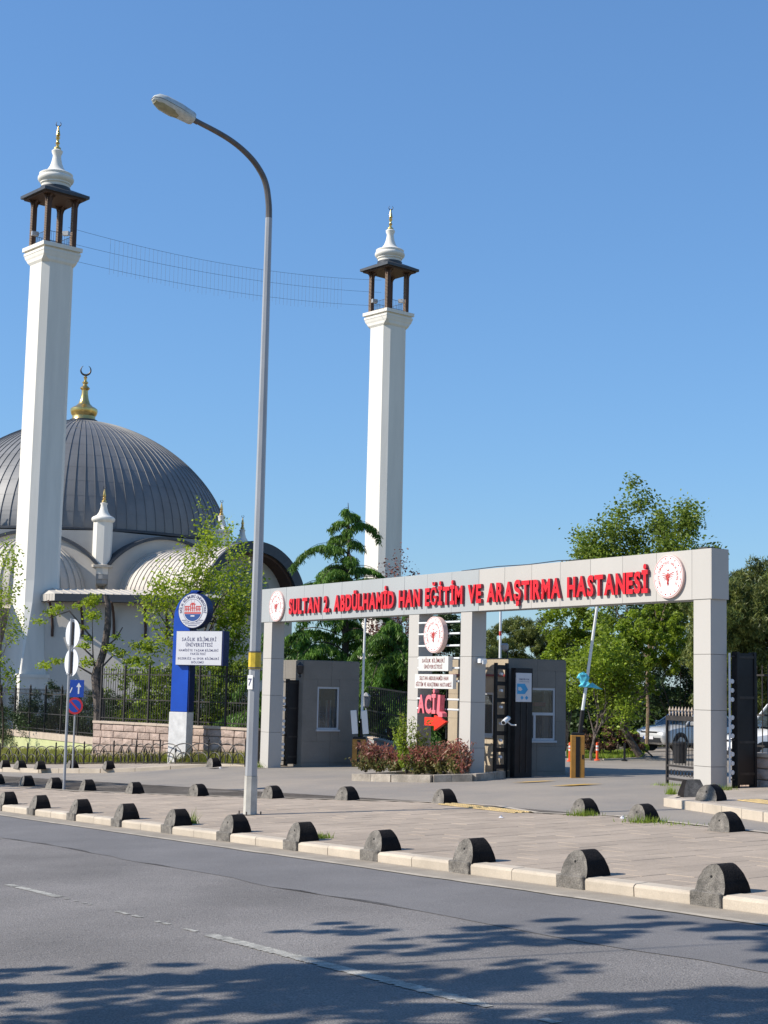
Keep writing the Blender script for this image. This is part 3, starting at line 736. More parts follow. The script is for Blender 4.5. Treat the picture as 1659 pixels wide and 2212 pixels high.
# left booth: corner seen at 648,1655
def corner(x,y): return st(G(x,y))
LBa,LBb=corner(650,1655); LBb=max(LBb,22.0)
bl=booth('small stone guard booth behind the left opening of the gate with one framed window',LBa-2.3,LBa,LBb,LBb+1.95,3.10,[('x',.50,1.26,1.08,2.36,[],m_glassB)])
# curtain, person-less interior items
RBa,RBb=-30.72,22.6
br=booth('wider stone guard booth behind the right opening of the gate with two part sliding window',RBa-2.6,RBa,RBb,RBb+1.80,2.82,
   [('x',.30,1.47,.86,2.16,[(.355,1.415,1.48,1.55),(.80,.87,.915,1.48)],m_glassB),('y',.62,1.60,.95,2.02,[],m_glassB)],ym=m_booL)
# red rolled shade and red rail on booth corner
MB().box(-2.5,-.0,-.06,-.01,2.42,2.47).build('red_trim',mat('dark_red_trim',(.20,.02,.02),.5),br)
o=MB().box(-.30,-.12,.9,1.25,1.70,1.80).build('red_box',mat('red_box_mat',(.5,.12,.12),.6),br)
m_curt=mat('red_curtain',(.30,.05,.045),.8,var=.2,scale=6); m_curtW=mat('white_curtain',(.50,.48,.45),.8)
for x0,x1,m_ in ((.56,.68,m_curt),(.68,.72,m_curtW),(.92,.97,m_curtW),(.97,1.05,m_curt),(1.05,1.10,m_curtW)): MB().box(-.24,-.20,x0,x1,1.12,1.95).build('curtain',m_,bl)
MB().lathe([(.05,0),(.30,.05),(.34,.35),(.2,.45)],12,c=(-.6,.92)).build('chair_back',m_darkm,bl).location=(0,0,1.1)
MB().box(-.75,-.35,.4,1.5,.80,.84).build('desk',m_brown,br); MB().box(-.5,-.46,.9,1.35,.9,1.3).build('monitor',m_plast,br)
MB().box(-.24,-.20,.36,.62,1.56,2.10).build('curtain',m_curtW,br); MB().box(-.24,-.20,1.25,1.41,.92,2.1).build('curtain',m_cop,br)
# lamps on the booths' tops
def lantern(loc,label,h=.5):
    t=thing('wall_lantern',label,'lantern',loc,TH)
    MB().lathe([(.02,0),(.05,.03),(.03,.10),(.09,.14),(.12,h*.7),(.13,h*.72),(.02,h*.95),(.0,h)],8).build('lamp_body',m_darkm,t)
    MB().lathe([(.08,.16),(.108,h*.68)],6,cap=False).build('lamp_glass',m_glassL,t); return t

# ---- black sliding gate leaves
def leaf_black(label,loc,rz,wd,h,th=.12,discs=True,flip=False):
    t=thing('sliding_gate_leaf',label,'gate leaf',loc,rz)
    MB().box(0,wd,-th/2,th/2,.06,h).build('sheet_infill',m_blk,t,bevel=.005)
    for x in (0-.03,wd-.03): MB().box(x,x+.06,-th/2-.02,th/2+.02,.0,h+.03).build('upright',m_blk,t)
    for z in (.25,h*.33,h*.66,h-.1): MB().box(.031,wd-.031,-th/2-.015,-th/2-.001,z,z+.05).build('rail',m_iron,t)
    if discs:
        for k in range(12):
            if k%4==3: continue
            z=.3+k*(h-.5)/12
            MB().tube([(-.10,-.02,z),(-.10,.02,z)],.045,10).build('disc',m_alu,t)
        MB().box(-.17,-.155,-.02,.02,.1,h).build('edge_bar',m_alu,t)
        for z in (.15,h*.35,h*.68,h*.97): MB().box(-.155,-.03,-.015,.015,z,z+.03).build('link',m_iron,t)
    return t
p=AT(622,1655,44.6); 
leaf_black('tall black sheet gate leaf beside the left gate pillar',ST(-40.95,21.95),TH+PI/2,.55,2.55)
leaf_black('tall black sheet gate leaf with light discs at the right gate pillar',ST(-22.2,21.86),TH+PI/2,.46,2.62)
# right booth side: lattice leaf + black column with notice
t=thing('lattice_gate_leaf','black lattice gate leaf with openings in front of the right booth','gate leaf',ST(-30.55,22.10),TH+PI/2)
mbx=0
for x in (0,.33): MB().box(x-.03,x+.03,-.04,.04,-.05,2.75).build('upright',m_blk,t)
for k in range(7): MB().box(.03,.30,-.03,.03,.2+k*.40,.30+k*.40).build('cross_plate',m_blk,t)
for k in range(6): MB().tube([(.165,-.04,.48+k*.40),(.165,.04,.48+k*.40)],.034,10).build('disc',m_alu,t)
t=thing('notice_column','black steel column carrying a white and blue notice board','column',ST(-30.38,22.50),TH+PI/2)
MB().box(0,.52,-.10,.10,-.1,2.62).build('column_body',m_blk,t,bevel=.008)
for x in (.16,.34): MB().box(x,x+.02,-.115,-.101,.1,1.9).build('rib',m_iron,t)
nb=MB().box(.0,.46,-.135,-.101,1.80,2.50).build('notice_board',m_board,t,bevel=.004)
# local here: facing -y of rotated frame = towards +a  (street side camera)
MB().plate([(.02,1.99),(.25,1.99),(.35,2.10),(.25,2.24),(.02,2.24)],-.139,-.136).build('blue_pictogram',m_blu2,nb)
MB().plate([(.05,2.08),(.12,2.06),(.18,2.10),(.12,2.16),(.05,2.16)],-.141,-.1395).build('white_pictogram',m_board,nb)
for x in (.17,.31): MB().plate([(x-.05,1.90),(x,1.85),(x+.05,1.90),(x,1.95)],-.139,-.136).build('blue_diamond',m_blu2,nb)
line('ÖNEMLİ BİR UYARI',.08,.38,2.33,.035,-.1365,nb,m_navyL,depth=.001,bold=.02,joined='lettering')
line('LÜTFEN OKUYUNUZ',.08,.38,2.28,.018,-.1365,nb,m_navyL,depth=.001,bold=.01,joined='lettering')
cctv(AT(1093,1556,37.2),math.radians(-28),'white cylindrical security camera mounted low beside the notice column',1.0)
t=thing('floodlight','small white floodlight on the side of the third gate pillar','lamp',ST(-30.45,21.55,2.80),TH)
MB().bbox(0,.16,-.10,.10,-.06,.04,.01).build('housing',m_white,t); MB().box(.16,.20,-.05,.05,-.09,.0).build('bracket',m_white,t)
t=thing('projector_lamp','blue grey spotlight on a pole above the right booth corner','lamp',ST(-30.9,22.7,2.82),TH)
MB().tube([(0,0,-.3),(0,0,.18),(-.05,-.05,.3)],.022,6).build('pole',m_iron,t); MB().lathe([(.02,0),(.09,.05),(.10,.16),(.06,.20)],12).build('lamp_head',m_steel,t).location=(-.05,-.05,.22)
lantern(ST(LBa+.05,LBb-.15,2.62),'dark lantern on top of the black leaf by the left booth',.48)

# ---- barriers
def barrier(label,loc,rz,lean,L,panels=False,bagc=False,boxh=1.0,wid=.33,bands=()):
    t=thing('boom_barrier',label,'barrier',loc,rz)
    o=MB().bbox(-wid/2,wid/2,-.16,.16,-.02,boxh,.012).build('cabinet',m_ora,t)
    MB().box(-.05,.05,-.166,-.161,.02,boxh-.03).build('black_stripe',m_blk,o); MB().box(.1,.14,-.166,-.161,.45,.55).build('lock',m_blk,o)
    MB().bbox(-wid/2+.02,wid/2-.02,-.13,.13,boxh,boxh+.06,.01).build('cabinet_lid',m_blk,t)
    c,s=math.cos(lean),math.sin(lean); z0=boxh+.1
    ar=MB().tube([(.05,0,z0-.1),(.05+s*.5,0,z0+c*.5)],.055,8).build('arm_clamp',m_blk,t)
    MB().tube([(.05+s*.4,0,z0+c*.4),(.05+s*L,0,z0+c*L)],[.040,.034],8).build('boom_arm',m_rail,t)
    for k in bands:
        q=k/5; MB().tube([(.05+s*L*q,0,z0+c*L*q),(.05+s*(L*q+.12),0,z0+c*(L*q+.12))],.0385,8).build('reflector_band',m_redL,t)
    if panels:
        for sg in(-1,1):
            o=MB().bbox(-.09,.09,-.02,.02,-.35,.35,.01).build('counterweight_panel',m_white,t); o.location=(sg*.16,-.08,boxh+.5); o.rotation_euler=(0,-.1,0)
    return t
p=G(1247,1680,-.03); barrier('yellow and black barrier cabinet with raised white boom by the right booth',p,math.radians(-4),math.radians(7.5),4.1)
p=G(775,1656,-.03); barrier('orange barrier cabinet half hidden by the planter with upright boom',p,math.radians(-4),math.radians(.6),3.9,panels=True,boxh=.82,wid=.40)
p=AT(1073,1650,42); p.z=gz(*st(p)); t=barrier('upright white boom tip showing above the right booth roof',p,0,0,4.2,bands=(3,))
# blue plastic bag caught on the boom
t=thing('plastic_bag','torn light blue plastic bag snagged on the raised right boom','bag',AT(1276,1468,35.2),0)
r=random.Random(4); vs=[];fs=[]; pr=[(0,.10),(.02,.17),(.1,.16),(.18,.12),(.27,.16),(.36,.13),(.42,.03)]
mb=MB(); n=12
for i,(z,rr) in enumerate(pr):
    for k in range(n):
        tt=2*PI*k/n; q=rr*(1+r.uniform(-.35,.35)); vs.append((math.cos(tt)*q-.18+.06*math.sin(i),math.sin(tt)*q*.5,z-.22+r.uniform(-.02,.02)))
for i in range(len(pr)-1):
    for k in range(n): j=(k+1)%n; fs.append((i*n+k,i*n+j,(i+1)*n+j,(i+1)*n+k))
mb.add(vs,fs); mb.build('bag_body',m_cyan,t); t.scale=(.8,.8,.8)
mb=MB(); mb.add([(-.1,0,-.18),(.05,.02,-.08),(.22,0,-.2),(.36,.03,-.27),(.2,.01,-.26),(0,.02,-.22)],[(0,1,5),(1,2,4,5),(2,3,4)]); mb.build('torn_tail',m_cyan,t)

p0=AT(786,1600,50.5); p1=AT(905,1618,45.5); t=thing('ramp_wall','grey sloping ramp wall between the left booth and the second pillar','wall',(p0.x,p0.y,0),math.atan2(p1.y-p0.y,p1.x-p0.x)); L=math.hypot(p1.x-p0.x,p1.y-p0.y)
za,zb=AT(786,1592,50.5).z,AT(905,1622,45.5).z
MB().plate([(0,-1.6),(L,-1.6),(L,zb),(0,za)],0,.25).build('wall_face',m_stuG,t); MB().plate([(0,za+.002),(L,zb+.002),(L,zb+.05),(0,za+.05)],-.03,.28).build('coping',m_cop,t)
t=thing('ramp_fence','dark bar fence on the sloping ramp wall','fence',(p0.x,p0.y,0),math.atan2(p1.y-p0.y,p1.x-p0.x))
for i in range(28):
    x=L*(i+.5)/28; z=za+(zb-za)*x/L; MB().box(x-.014,x+.014,.10,.13,z+.06,z+1.65).build('bar',m_blk,t)
for q in (.15,.85,1.6): MB().plate([(0,za+q),(L,zb+q),(L,zb+q+.05),(0,za+q+.05)],.08,.095).build('rail',m_blk,t)
t=thing('wall_lantern','small white wall lantern on a curved arm behind the left boom','lantern',AT(791,1512,50),0)
MB().lathe([(.03,-.26),(.10,-.20),(.14,.10),(.16,.12),(.03,.24)],6).build('lamp_body',m_stuG,t); MB().tube([(0,0,-.25),(.02,0,-.45),(-.05,0,-.62),(-.2,0,-.72)],.015,5).build('arm',m_rail,t)
# ---- planter island
pl_pts=[(766,1664),(850,1667),(935,1668),(985,1666),(1040,1663),(1106,1657)]
fr=[st(G(x,y+22,-.03)) for x,y in ((766,1664),(850,1667),(935,1668),(975,1667),(1020,1666),(1060,1662),(1106,1655))]
ki=bpy.data.objects.new('planter_kerb',None); COL.objects.link(ki); ki['kind']='structure'
back=[(fr[-1][0]+.2,fr[-1][1]+2.0),(fr[0][0]-.3,fr[0][1]+2.4)]
kerb_line(fr,ki,m_kerb2,1.0,.2,.14)
kerb_line([back[1],fr[0]],ki,m_kerb2,1.0,.2,.14)
sheet('planter_soil',[(x,y+.05) for x,y in fr]+back,.07,m_soil,2)

# ================================================================== LEFT WALLS AND FENCES
def stone_wall(label,p0,p1,ztop,zbot,m_st,cop=True,sw=.55,sh=.24,th=.35,name='stone_wall'):
    "p0,p1 world points; face towards the camera"
    d=(p1-p0); d.z=0; L=d.length; rz=math.atan2(d.y,d.x)
    t=thing(name,label,'wall',(p0.x,p0.y,ztop),rz); H=ztop-zbot
    MB().box(0,L,.03,th,-H,-.08).build('core',m_joint,t)
    r=random.Random(int(L*100)); z=-.08; vis=0
    while z>-H:
        x=0-(r.random()*sw*.5)
        while x<L:
            wd=sw*r.uniform(.7,1.3); x0=max(0,x); x1=min(L,x+wd)
            if x1-x0>.05:
                y=-r.uniform(.0,.035); c=.012; mb=MB(); zz0,zz1=z-sh+.006,z-.006; X0,X1=x0+.006,x1-.006; j=lambda:r.uniform(-.012,.012)
                mb.add([(X0,.03,zz0),(X1,.03,zz0),(X1,.03,zz1),(X0,.03,zz1),(X0+c,y+j(),zz0+c),(X1-c,y+j(),zz0+c),(X1-c,y+j(),zz1-c),(X0+c,y+j(),zz1-c),((X0+X1)/2+j(),y-.012+j(),(zz0+zz1)/2)],
                       [(0,1,5,4),(1,2,6,5),(2,3,7,6),(3,0,4,7),(4,5,8),(5,6,8),(6,7,8),(7,4,8)]); mb.build('stone',m_st,t)
            x+=wd
        z-=sh
    if cop:
        n=max(1,int(L/1.0))
        for i in range(n): MB().box(L*i/n+.004,L*(i+1)/n-.004,-.05,th+.04,-.079,r.uniform(-.004,.004)).build('coping_stone',m_cop,t,bevel=.006)
    return t
A0=AT(202,1559,54.3); A1=AT(545,1566,49.0)
zt=.24
stone_wall('pink rough stone wall with coping left of the gate',Vector((A0.x,A0.y,0)),Vector((A1.x,A1.y,0)),zt,-1.3,m_stone)
B0=AT(-60,1570,70.); B1=AT(204,1586,58.5)
t=thing('painted_wall','low yellow green painted wall with pale coping at the left edge','wall',(B0.x,B0.y,-.50),math.atan2(B1.y-B0.y,B1.x-B0.x)); L=(Vector((B1.x-B0.x,B1.y-B0.y))).length
MB().box(0,L,0,.3,-1.4,-.26).build('wall_face',m_ywall,t); 
for i in range(7): MB().box(L*i/7+.003,L*(i+1)/7-.003,-.03,.33,-.259,0).build('coping_stone',m_cop,t)
def bar_fence(label,p0,p1,z0,h,npan,m,spear=True,pitch_=.13,bars='stuff',name='metal_fence'):
    d=p1-p0; d.z=0; L=d.length; t=thing(name,label,'fence',(p0.x,p0.y,z0),math.atan2(d.y,d.x)); mb=MB()
    pm=None; pw=L/npan
    for i in range(npan+1):
        if pm is None: pm=MB().box(-.03,.03,-.03,.03,-.1,h+.06).lathe([(.03,h+.06),(.045,h+.09),(.02,h+.14),(0,h+.20)],6); pm.mats=[m]; pm=pm.mesh('post')
        o=bpy.data.objects.new('post',pm); COL.objects.link(o); o.parent=t; o.location=(i*pw,0,0)
    for z in (.12,h*.42,h-.22): 
        for i in range(npan): MB().box(i*pw+.031,(i+1)*pw-.031,-.012,.012,z,z+.035).build('rail',m,t)
    bm1=MB().box(-.008,.008,-.008,.008,.0,h-.1)
    if spear: bm1.lathe([(.008,h-.1),(.022,h-.05),(0,h+.03)],4)
    bm1.mats=[m]; bme=bm1.mesh('bar'); n=0
    far=MB()
    for i in range(npan):
        k=int(pw/pitch_)
        for j in range(1,k):
            x=i*pw+pw*j/k
            if bars=='parts': 
                o=bpy.data.objects.new('bar',bme); COL.objects.link(o); o.parent=t; o.location=(x,0,0)
            else: far.add([v.co+Vector((x,0,0)) for v in bme.vertices],[tuple(p.vertices) for p in bme.polygons])
    if far.v: far.build('bars',m,t,kind='stuff')
    return t
q0=Vector((A0.x,A0.y+.15,0))+(Vector((A1.x,A1.y,0))-Vector((A0.x,A0.y,0)))*.04; q1=Vector((A1.x,A1.y+.15,0))
bar_fence('black bar fence with spear tips standing on the pink stone wall',q0,q1,zt-.02,1.85,6,m_iron,pitch_=.12)
q0=Vector((B0.x,B0.y+.15,0)); q1=Vector((B1.x,B1.y+.15,0))
bar_fence('black bar fence on the yellow green wall at the left edge',q0,q1,-.5,1.75,8,m_iron,pitch_=.14)
# hoop fence
t=thing('hoop_fence','low dark iron hoop fence along the dry grass verge','fence',(0,0,0),0)
HP=[Vector(p) for p in hf]
posts=[]; pol=[]
for (a0,b0),(a1,b1) in zip(hf[:-1],hf[1:]):
    n=max(1,round(math.hypot(a1-a0,b1-b0)/1.9))
    for i in range(n): pol.append((a0+(a1-a0)*i/n,b0+(b1-b0)*i/n))
pol.append(hf[-1])
for i,(a,b) in enumerate(pol):
    P=ST(a,b,0); MB().box(P.x-.022,P.x+.022,P.y-.022,P.y+.022,P.z-.05,P.z+.70).lathe([(.02,P.z+.70),(.035,P.z+.73),(0,P.z+.80)],6,c=(P.x,P.y)).build('post',m_iron,t)
    if i==len(pol)-1: break
    Q=ST(*pol[i+1],0); D=Q-P; u=D.normalized(); L=D.length; per=L/3
    MB().tube([P+Vector((0,0,.05)),Q+Vector((0,0,.05))],.012,4).build('rail',m_iron,t)
    for k in range(-0,3):
        for (c,wd,h_) in (((k+.0)*per+per*.5+per*.5*(0),per*1.9,.58),((k+.5)*per,per*.92,.30)):
            pts=[]
            for s in range(11):
                tt=PI*s/10; x=c-math.cos(tt)*wd/2; x=min(max(x,0.0),L) ; pts.append(P+u*x+Vector((0,0,.06+math.sin(tt)**.8*h_)))
            MB().tube(pts,.018,4).build('hoop',m_iron,t)
    for k in (1,2):
        c=P+u*(k*per); MB().lathe([(.012,c.z),(.012,c.z+.34),(.035,c.z+.40),(.03,c.z+.46),(0,c.z+.54)],6,c=(c.x,c.y)).build('finial',m_iron,t)
# verge soil
sheet('verge',[(a,b+.1) for a,b in hf]+[st(Vector((A1.x,A1.y,0))),st(Vector((A0.x,A0.y,0))),st(Vector((B1.x,B1.y,0))),st(Vector((B0.x,B0.y,0)))],.02,m_land,2)
# ---- right stone wall and fence
p0=ST(-23.0,22.55); p1=ST(-14,22.55)
stone_wall('pink stone wall with coping right of the gate',p0,p1,gz(-21.3,22.5)+.62,gz(-21,22.5)-.5,m_stone,sw=.42,sh=.22)
bar_fence('black spear topped fence on the pink stone wall right of the gate',p0+Vector((.2,.15,0)),p1+Vector((0,.15,0)),gz(-21,22.5)+.60,1.75,3,m_iron,pitch_=.15,bars='parts')
# ---- open iron gate leaf
q=G(1440,1692); e=ST(-22.75,21.85)
d=e-q; d.z=0; L=d.length; t=thing('iron_gate_leaf','open wrought iron gate leaf with spear tips and rings beside the right pillar','gate leaf',q,math.atan2(d.y,d.x)); H=1.42
for x in (0,L-.05): MB().box(x,x+.05,-.025,.025,.0,H).build('upright',m_iron,t)
for z,h_ in ((.08,.05),(.36,.04),(H-.10,.10)): MB().box(.051,L-.051,-.02,.02,z,z+h_).build('rail',m_iron,t)
n=max(6,int(L/.13))
for k in range(1,n):
    x=L*k/n; MB().box(x-.006,x+.006,-.006,.006,.41,H-.11).build('bar',m_iron,t)
    MB().lathe([(.009,H),(.02,H+.06),(.012,H+.08),(.03,H+.12),(0,H+.20)],6,c=(x,0)).build('spear_tip',m_cop,t)
    pts=[(x-.5*L/n+.055*math.cos(a),0,.245+.055*math.sin(a)) for a in np.linspace(0,2*PI,13)]
    MB().tube(pts,.009,4,cap=False).build('ring',m_iron,t)

# ================================================================== PYLON SIGN
D0=50.; p=AT(388,1634,D0); p.z=gz(*st(p))
t=thing('university_pylon','tall blue pylon sign with round emblem and white name board','sign',p,math.radians(-27)); s=D0/3320.
def py(y): return AT(388,y,D0).z-p.z
def px(x): return (x-388)*s*1.0
MB().bbox(px(364),px(410),-.16,.22,-.2,py(1538),.01).build('plinth',m_base,t)
z0,z1=py(1537),py(1276)
colp=[(px(366),z0),(px(366),z1-.9)]+[(px(366)+.95*(1-math.cos(a)),z1-.9+.9*math.sin(a)) for a in np.linspace(.2,PI/2,8)]+[(px(408),z1),(px(408),z0)]
colp=colp[::-1]
mb=MB(); mb.mat(m_blue); mb.plate(colp,-.13,.20); MBo=mb
o=mb.build('column',None,t)
MB().box(px(408)+.001,px(411),-.11,.19,z0,z1-.02).build('side_panel',m_blueD,t)
MB().box(px(381),px(499),-.24,.10,py(1437),py(1363)).build('board_box',m_blueD,t)
bo=MB().box(px(381)-.01,px(499)-.05,-.255,-.241,py(1436),py(1364)).build('board_face',m_board,t)
for tx,xa,xb,yb,h in (('SAĞLIK BİLİMLERİ',396,483,1385,.115),('ÜNİVERSİTESİ',406,474,1396.5,.115),('HAMİDİYE YAŞAM BİLİMLERİ',389,489,1407,.07),('FAKÜLTESİ',419,457,1414.5,.07),('EGZERSİZ ve SPOR BİLİMLERİ',387,491,1424.5,.068),('BÖLÜMÜ',422,453,1432.5,.068)):
    line(tx,px(xa)-.02,px(xb)-.02,py(yb)+.0,h,-.2565,bo,m_navyL,depth=.001,bold=.022,gap=.2,joined='lettering')
cx_,cz_=px(420),py(1320); R=.575
n=48; P=[(cx_+R*math.cos(2*PI*k/n),cz_+R*math.sin(2*PI*k/n)) for k in range(n)]
MB().plate(P,-.24,.06).build('emblem_box',m_blueD,t)
do=MB().plate([(cx_+(x-cx_)*.95,cz_+(z-cz_)*.95) for x,z in P],-.262,-.241).build('emblem_face',m_board,t)
def disc(r,y0,y1,m,name,a0=0,a1=2*PI,par=do):
    P=[(cx_+r*math.cos(q),cz_+r*math.sin(q)) for q in np.linspace(a0,a1,40)[:(None if a1-a0<6 else -1)]]
    return MB().plate(P,y0,y1).build(name,m,par)
disc(R*.66,-.266,-.263,m_navyL,'thin_ring'); disc(R*.635,-.269,-.2665,m_board,'inner_disc')
disc(R*.58,-.272,-.2695,m_navy,'blue_segment',PI+.33,2*PI-.33)
mb=MB(); y=-.272
mb.plate([(cx_-R*.56,cz_-R*.17),(cx_+R*.56,cz_-R*.17),(cx_+R*.56,cz_-R*.08),(cx_-R*.56,cz_-R*.08)],y,y+.002)
for (a,b,c,d) in ((-.55,-.20,-.04,.22),(.20,.55,-.04,.22),(-.18,.18,-.04,.34)): 
    k=(b-a)/6
    for i in range(6):
        if i%2==0: mb.plate([(cx_+R*(a+k*i),cz_+R*c),(cx_+R*(a+k*(i+1)),cz_+R*c),(cx_+R*(a+k*(i+1)),cz_+R*d),(cx_+R*(a+k*i),cz_+R*d)],y,y+.002)
    mb.plate([(cx_+R*a,cz_+R*(c+d)/2-R*.02),(cx_+R*b,cz_+R*(c+d)/2-R*.02),(cx_+R*b,cz_+R*(c+d)/2+R*.02),(cx_+R*a,cz_+R*(c+d)/2+R*.02)],y-.001,y+.001)
    mb.plate([(cx_+R*a,cz_+R*d),(cx_+R*b,cz_+R*d),(cx_+R*b,cz_+R*(d+.05)),(cx_+R*a,cz_+R*(d+.05))],y-.001,y+.002)
mb.plate([(cx_-R*.14,cz_+R*.39),(cx_+R*.14,cz_+R*.39),(cx_,cz_+R*.47)],y,y+.002)
for x in (-.12,.10): mb.plate([(cx_+R*(x-.008),cz_+R*.4),(cx_+R*(x+.008),cz_+R*.4),(cx_+R*x,cz_+R*.62)],y,y+.002)
mb.build('red_building',m_redL,do)
MB().box(cx_-R*.13,cx_+R*.13,y-.003,y-.0005,cz_-R*.33,cz_-R*.25).build('year_plate',m_board,do)
for i in range(4):
    z=cz_-R*(.50+.10*i)-R*.05; wv=math.sqrt(max(0,(R*.90)**2-(z-cz_)**2)); inn=math.sqrt(max(0,(R*.69)**2-(z-cz_)**2))
    for sg in(-1,1): 
        x0,x1=sorted((cx_+sg*inn,cx_+sg*wv)); MB().box(x0,x1,-.2655,-.2625,z,z+R*.035).build('wave_line',m_navyL,do)
bm=bmesh.new(); txt='SAĞLIK BİLİMLERİ ÜNİVERSİTESİ'; n=len(txt)
for k,ch in enumerate(txt):
    if ch==' ': continue
    me,wd=glyph(ch,R*.15,.001,.025,m_navyL); ang=PI+.18-(k+.5)/n*(PI+.36)
    m2=me.copy(); m2.transform(Matrix.Translation((-wd/2,0,0))); m2.transform(Matrix.Rotation(-(ang-PI/2),4,'Y')); m2.transform(Matrix.Translation((cx_+R*.73*math.cos(ang),-.264,cz_+R*.73*math.sin(ang)))); bm.from_mesh(m2); bpy.data.meshes.remove(m2)
me=bpy.data.meshes.new('ring_lettering'); bm.to_mesh(me); bm.free(); me.materials.append(m_navyL); q=bpy.data.objects.new('ring_lettering',me); COL.objects.link(q); q.parent=do

# ================================================================== ROAD SIGNS
p=G(138,1705); t=thing('sign_pole','slender steel pole carrying two round signs seen from behind','sign',p,math.atan2(-.78,.63)+PI/2*0)
sz=p.y/3320.
def hz(y): return (1705-y)*sz
MB().tube([(0,0,-.1),(0,0,hz(1342))],.032,8).build('pole',m_steel,t,smooth=True)
t.rotation_euler=(0,0,math.radians(-50))
for y,rr in ((1374,.335),(1436,.325)):
    n=28; P=[(rr*math.cos(2*PI*k/n),hz(y)+rr*math.sin(2*PI*k/n)) for k in range(n)]
    o=MB().plate(P,.045,.055).build('sign_disc',m_alu,t)
    for x in(-.05,.05): MB().box(x-.012,x+.012,-.0,.044,hz(y)-rr*.78,hz(y)+rr*.78).build('channel_bar',m_darkm,o)
    MB().box(-.06,.06,-.045,-.034,hz(y)-rr*.85,hz(y)-rr*.75).build('clamp',m_steel,o)
p=AT(157,1652,50.5); p.z=gz(*st(p)); sz=50.5/3320.
t=thing('sign_pole','second steel pole with blue one way arrow sign above a no parking disc','sign',p,math.radians(-8))
MB().tube([(0,0,-.1),(0,0,(1652-1462)*sz)],.03,8).build('pole',m_steel,t,smooth=True)
zc=(1652-1482)*sz; q=.28
o=MB().box(-q-.0,q+.0,-.05,-.04,zc-q,zc+q).build('arrow_sign',m_sigB,t,bevel=.003)
MB().plate([(.08,zc-.17),(.13,zc-.17),(.13,zc+.05),(.19,zc+.05),(.105,zc+.19),(.02,zc+.05),(.08,zc+.05)],-.053,-.0505).build('white_arrow',m_white,o)
MB().plate([(-.21,zc-.15),(-.17,zc-.15),(-.10,zc+.02),(-.13,zc+.04)],-.053,-.0505).build('white_stroke',m_white,o)
zc=(1652-1519)*sz
def dsk(r,y0,y1,m,name,par):
    n=32; return MB().plate([(r*math.cos(2*PI*k/n),zc+r*math.sin(2*PI*k/n)) for k in range(n)],y0,y1).build(name,m,par)
o=dsk(.275,-.05,-.04,m_sigR,'no_parking_sign',t); dsk(.205,-.053,-.0505,m_sigB,'blue_field',o)
mb=MB(); c=.7071
mb.plate([(-.135*1-.022,zc+.135-.022),(.135-.022,zc-.135-.022),(.135+.022,zc-.135+.022),(-.135+.022,zc+.135+.022)],-.056,-.0535); mb.build('red_bar',m_sigR,o)

# ================================================================== LAMP POST
LP=ST(-22.64,11.51); t=thing('street_lamp','tall galvanised street lamp post with curved arm and number 7','lamp post',LP,TH)
def onplane(x,y):
    "point in local coords of the lamp post, in the plane across the street"
    d=ray(x,y); O=Vector((0,0,CAMH)); tt=(LP-O).dot(XL)/d.dot(XL); P=O+d*tt-LP; return Vector((0,P.dot(YL),P.z))
zz=onplane(576,470).z
MB().tube([(0,0,-.05),(0,0,.62)],[.112,.105],8).build('sleeve',m_conc,t)
MB().tube([(0,0,.625),(0,0,zz*.5),(0,0,zz)],[.098,.080,.058],8).build('post',m_steel,t)
armp=[(578.5,470),(579,440),(573,392),(553,355),(529,328),(500,304),(467,284),(430,265),(420,259)]
pts=[onplane(x,y) for x,y in armp]; x_off=pts[0].y; pts=[Vector((0,p.y-x_off*(1-i/len(pts)),p.z)) for i,p in enumerate(pts)]
# smooth
def smooth(P,n=3):
    for _ in range(n):
        Q=[P[0]]
        for a,b in zip(P[:-1],P[1:]): Q+= [a*.75+b*.25,a*.25+b*.75]
        P=Q+[P[-1]]
    return P
pp=smooth(pts,2); MB().tube(pp,[.056-.016*i/len(pp) for i in range(len(pp))],8).build('curved_arm',m_steelD,t,smooth=True)
MB().tube([(0,0,2.35),(0,0,2.64)],.104,8).build('yellow_band',m_yel,t)
for z in (2.36,2.62): MB().tube([(0,0,z),(0,0,z+.02)],.108,8).build('band_strap',m_steelD,t)
st7=MB().box(-.055,.055,-.1005,-.0995,2.02,2.25).build('number_sticker',m_white,t); st7.rotation_euler=(0,0,math.radians(22))
me,wd=glyph('7',.12,.001,.02,m_navyL); o=bpy.data.objects.new('number_seven',me); COL.objects.link(o); o.parent=st7; o.location=(-wd/2,-.1012,2.08)
MB().box(-.16,.16,-.16,.16,-.04,.012).build('base_plate',m_steelD,t)
for sx in(-1,1):
    for sy in(-1,1): MB().tube([(sx*.13,sy*.13,0),(sx*.13,sy*.13,.06)],.014,6).build('anchor_bolt',m_steelD,t)
A=onplane(417,259); B=onplane(331,212); ax=(B-A); Lh=ax.length; ax.normalize(); side=Vector((1,0,0)); up=side.cross(ax); 
if up.z<0: up=-up
def sect(tt,hw,zt_,zb_,n=12):
    c=A+ax*(tt*Lh); R_=[]
    for k in range(n):
        a=2*PI*k/n; x=math.copysign(abs(math.cos(a))**.7,math.cos(a))*hw; z=math.sin(a); z=z*zt_ if z>0 else z*zb_
        R_.append(c+side*x+up*z)
    return R_
def loft(S,name,m,par,**k):
    n=len(S[0]); vs=[v for s in S for v in s]; fs=[]
    for i in range(len(S)-1):
        for j in range(n): q=(j+1)%n; fs.append((i*n+j,i*n+q,(i+1)*n+q,(i+1)*n+j))
    fs+=[tuple(range(n-1,-1,-1)),tuple((len(S)-1)*n+j for j in range(n))]; return MB().add(vs,fs).build(name,m,par,smooth=True,**k)
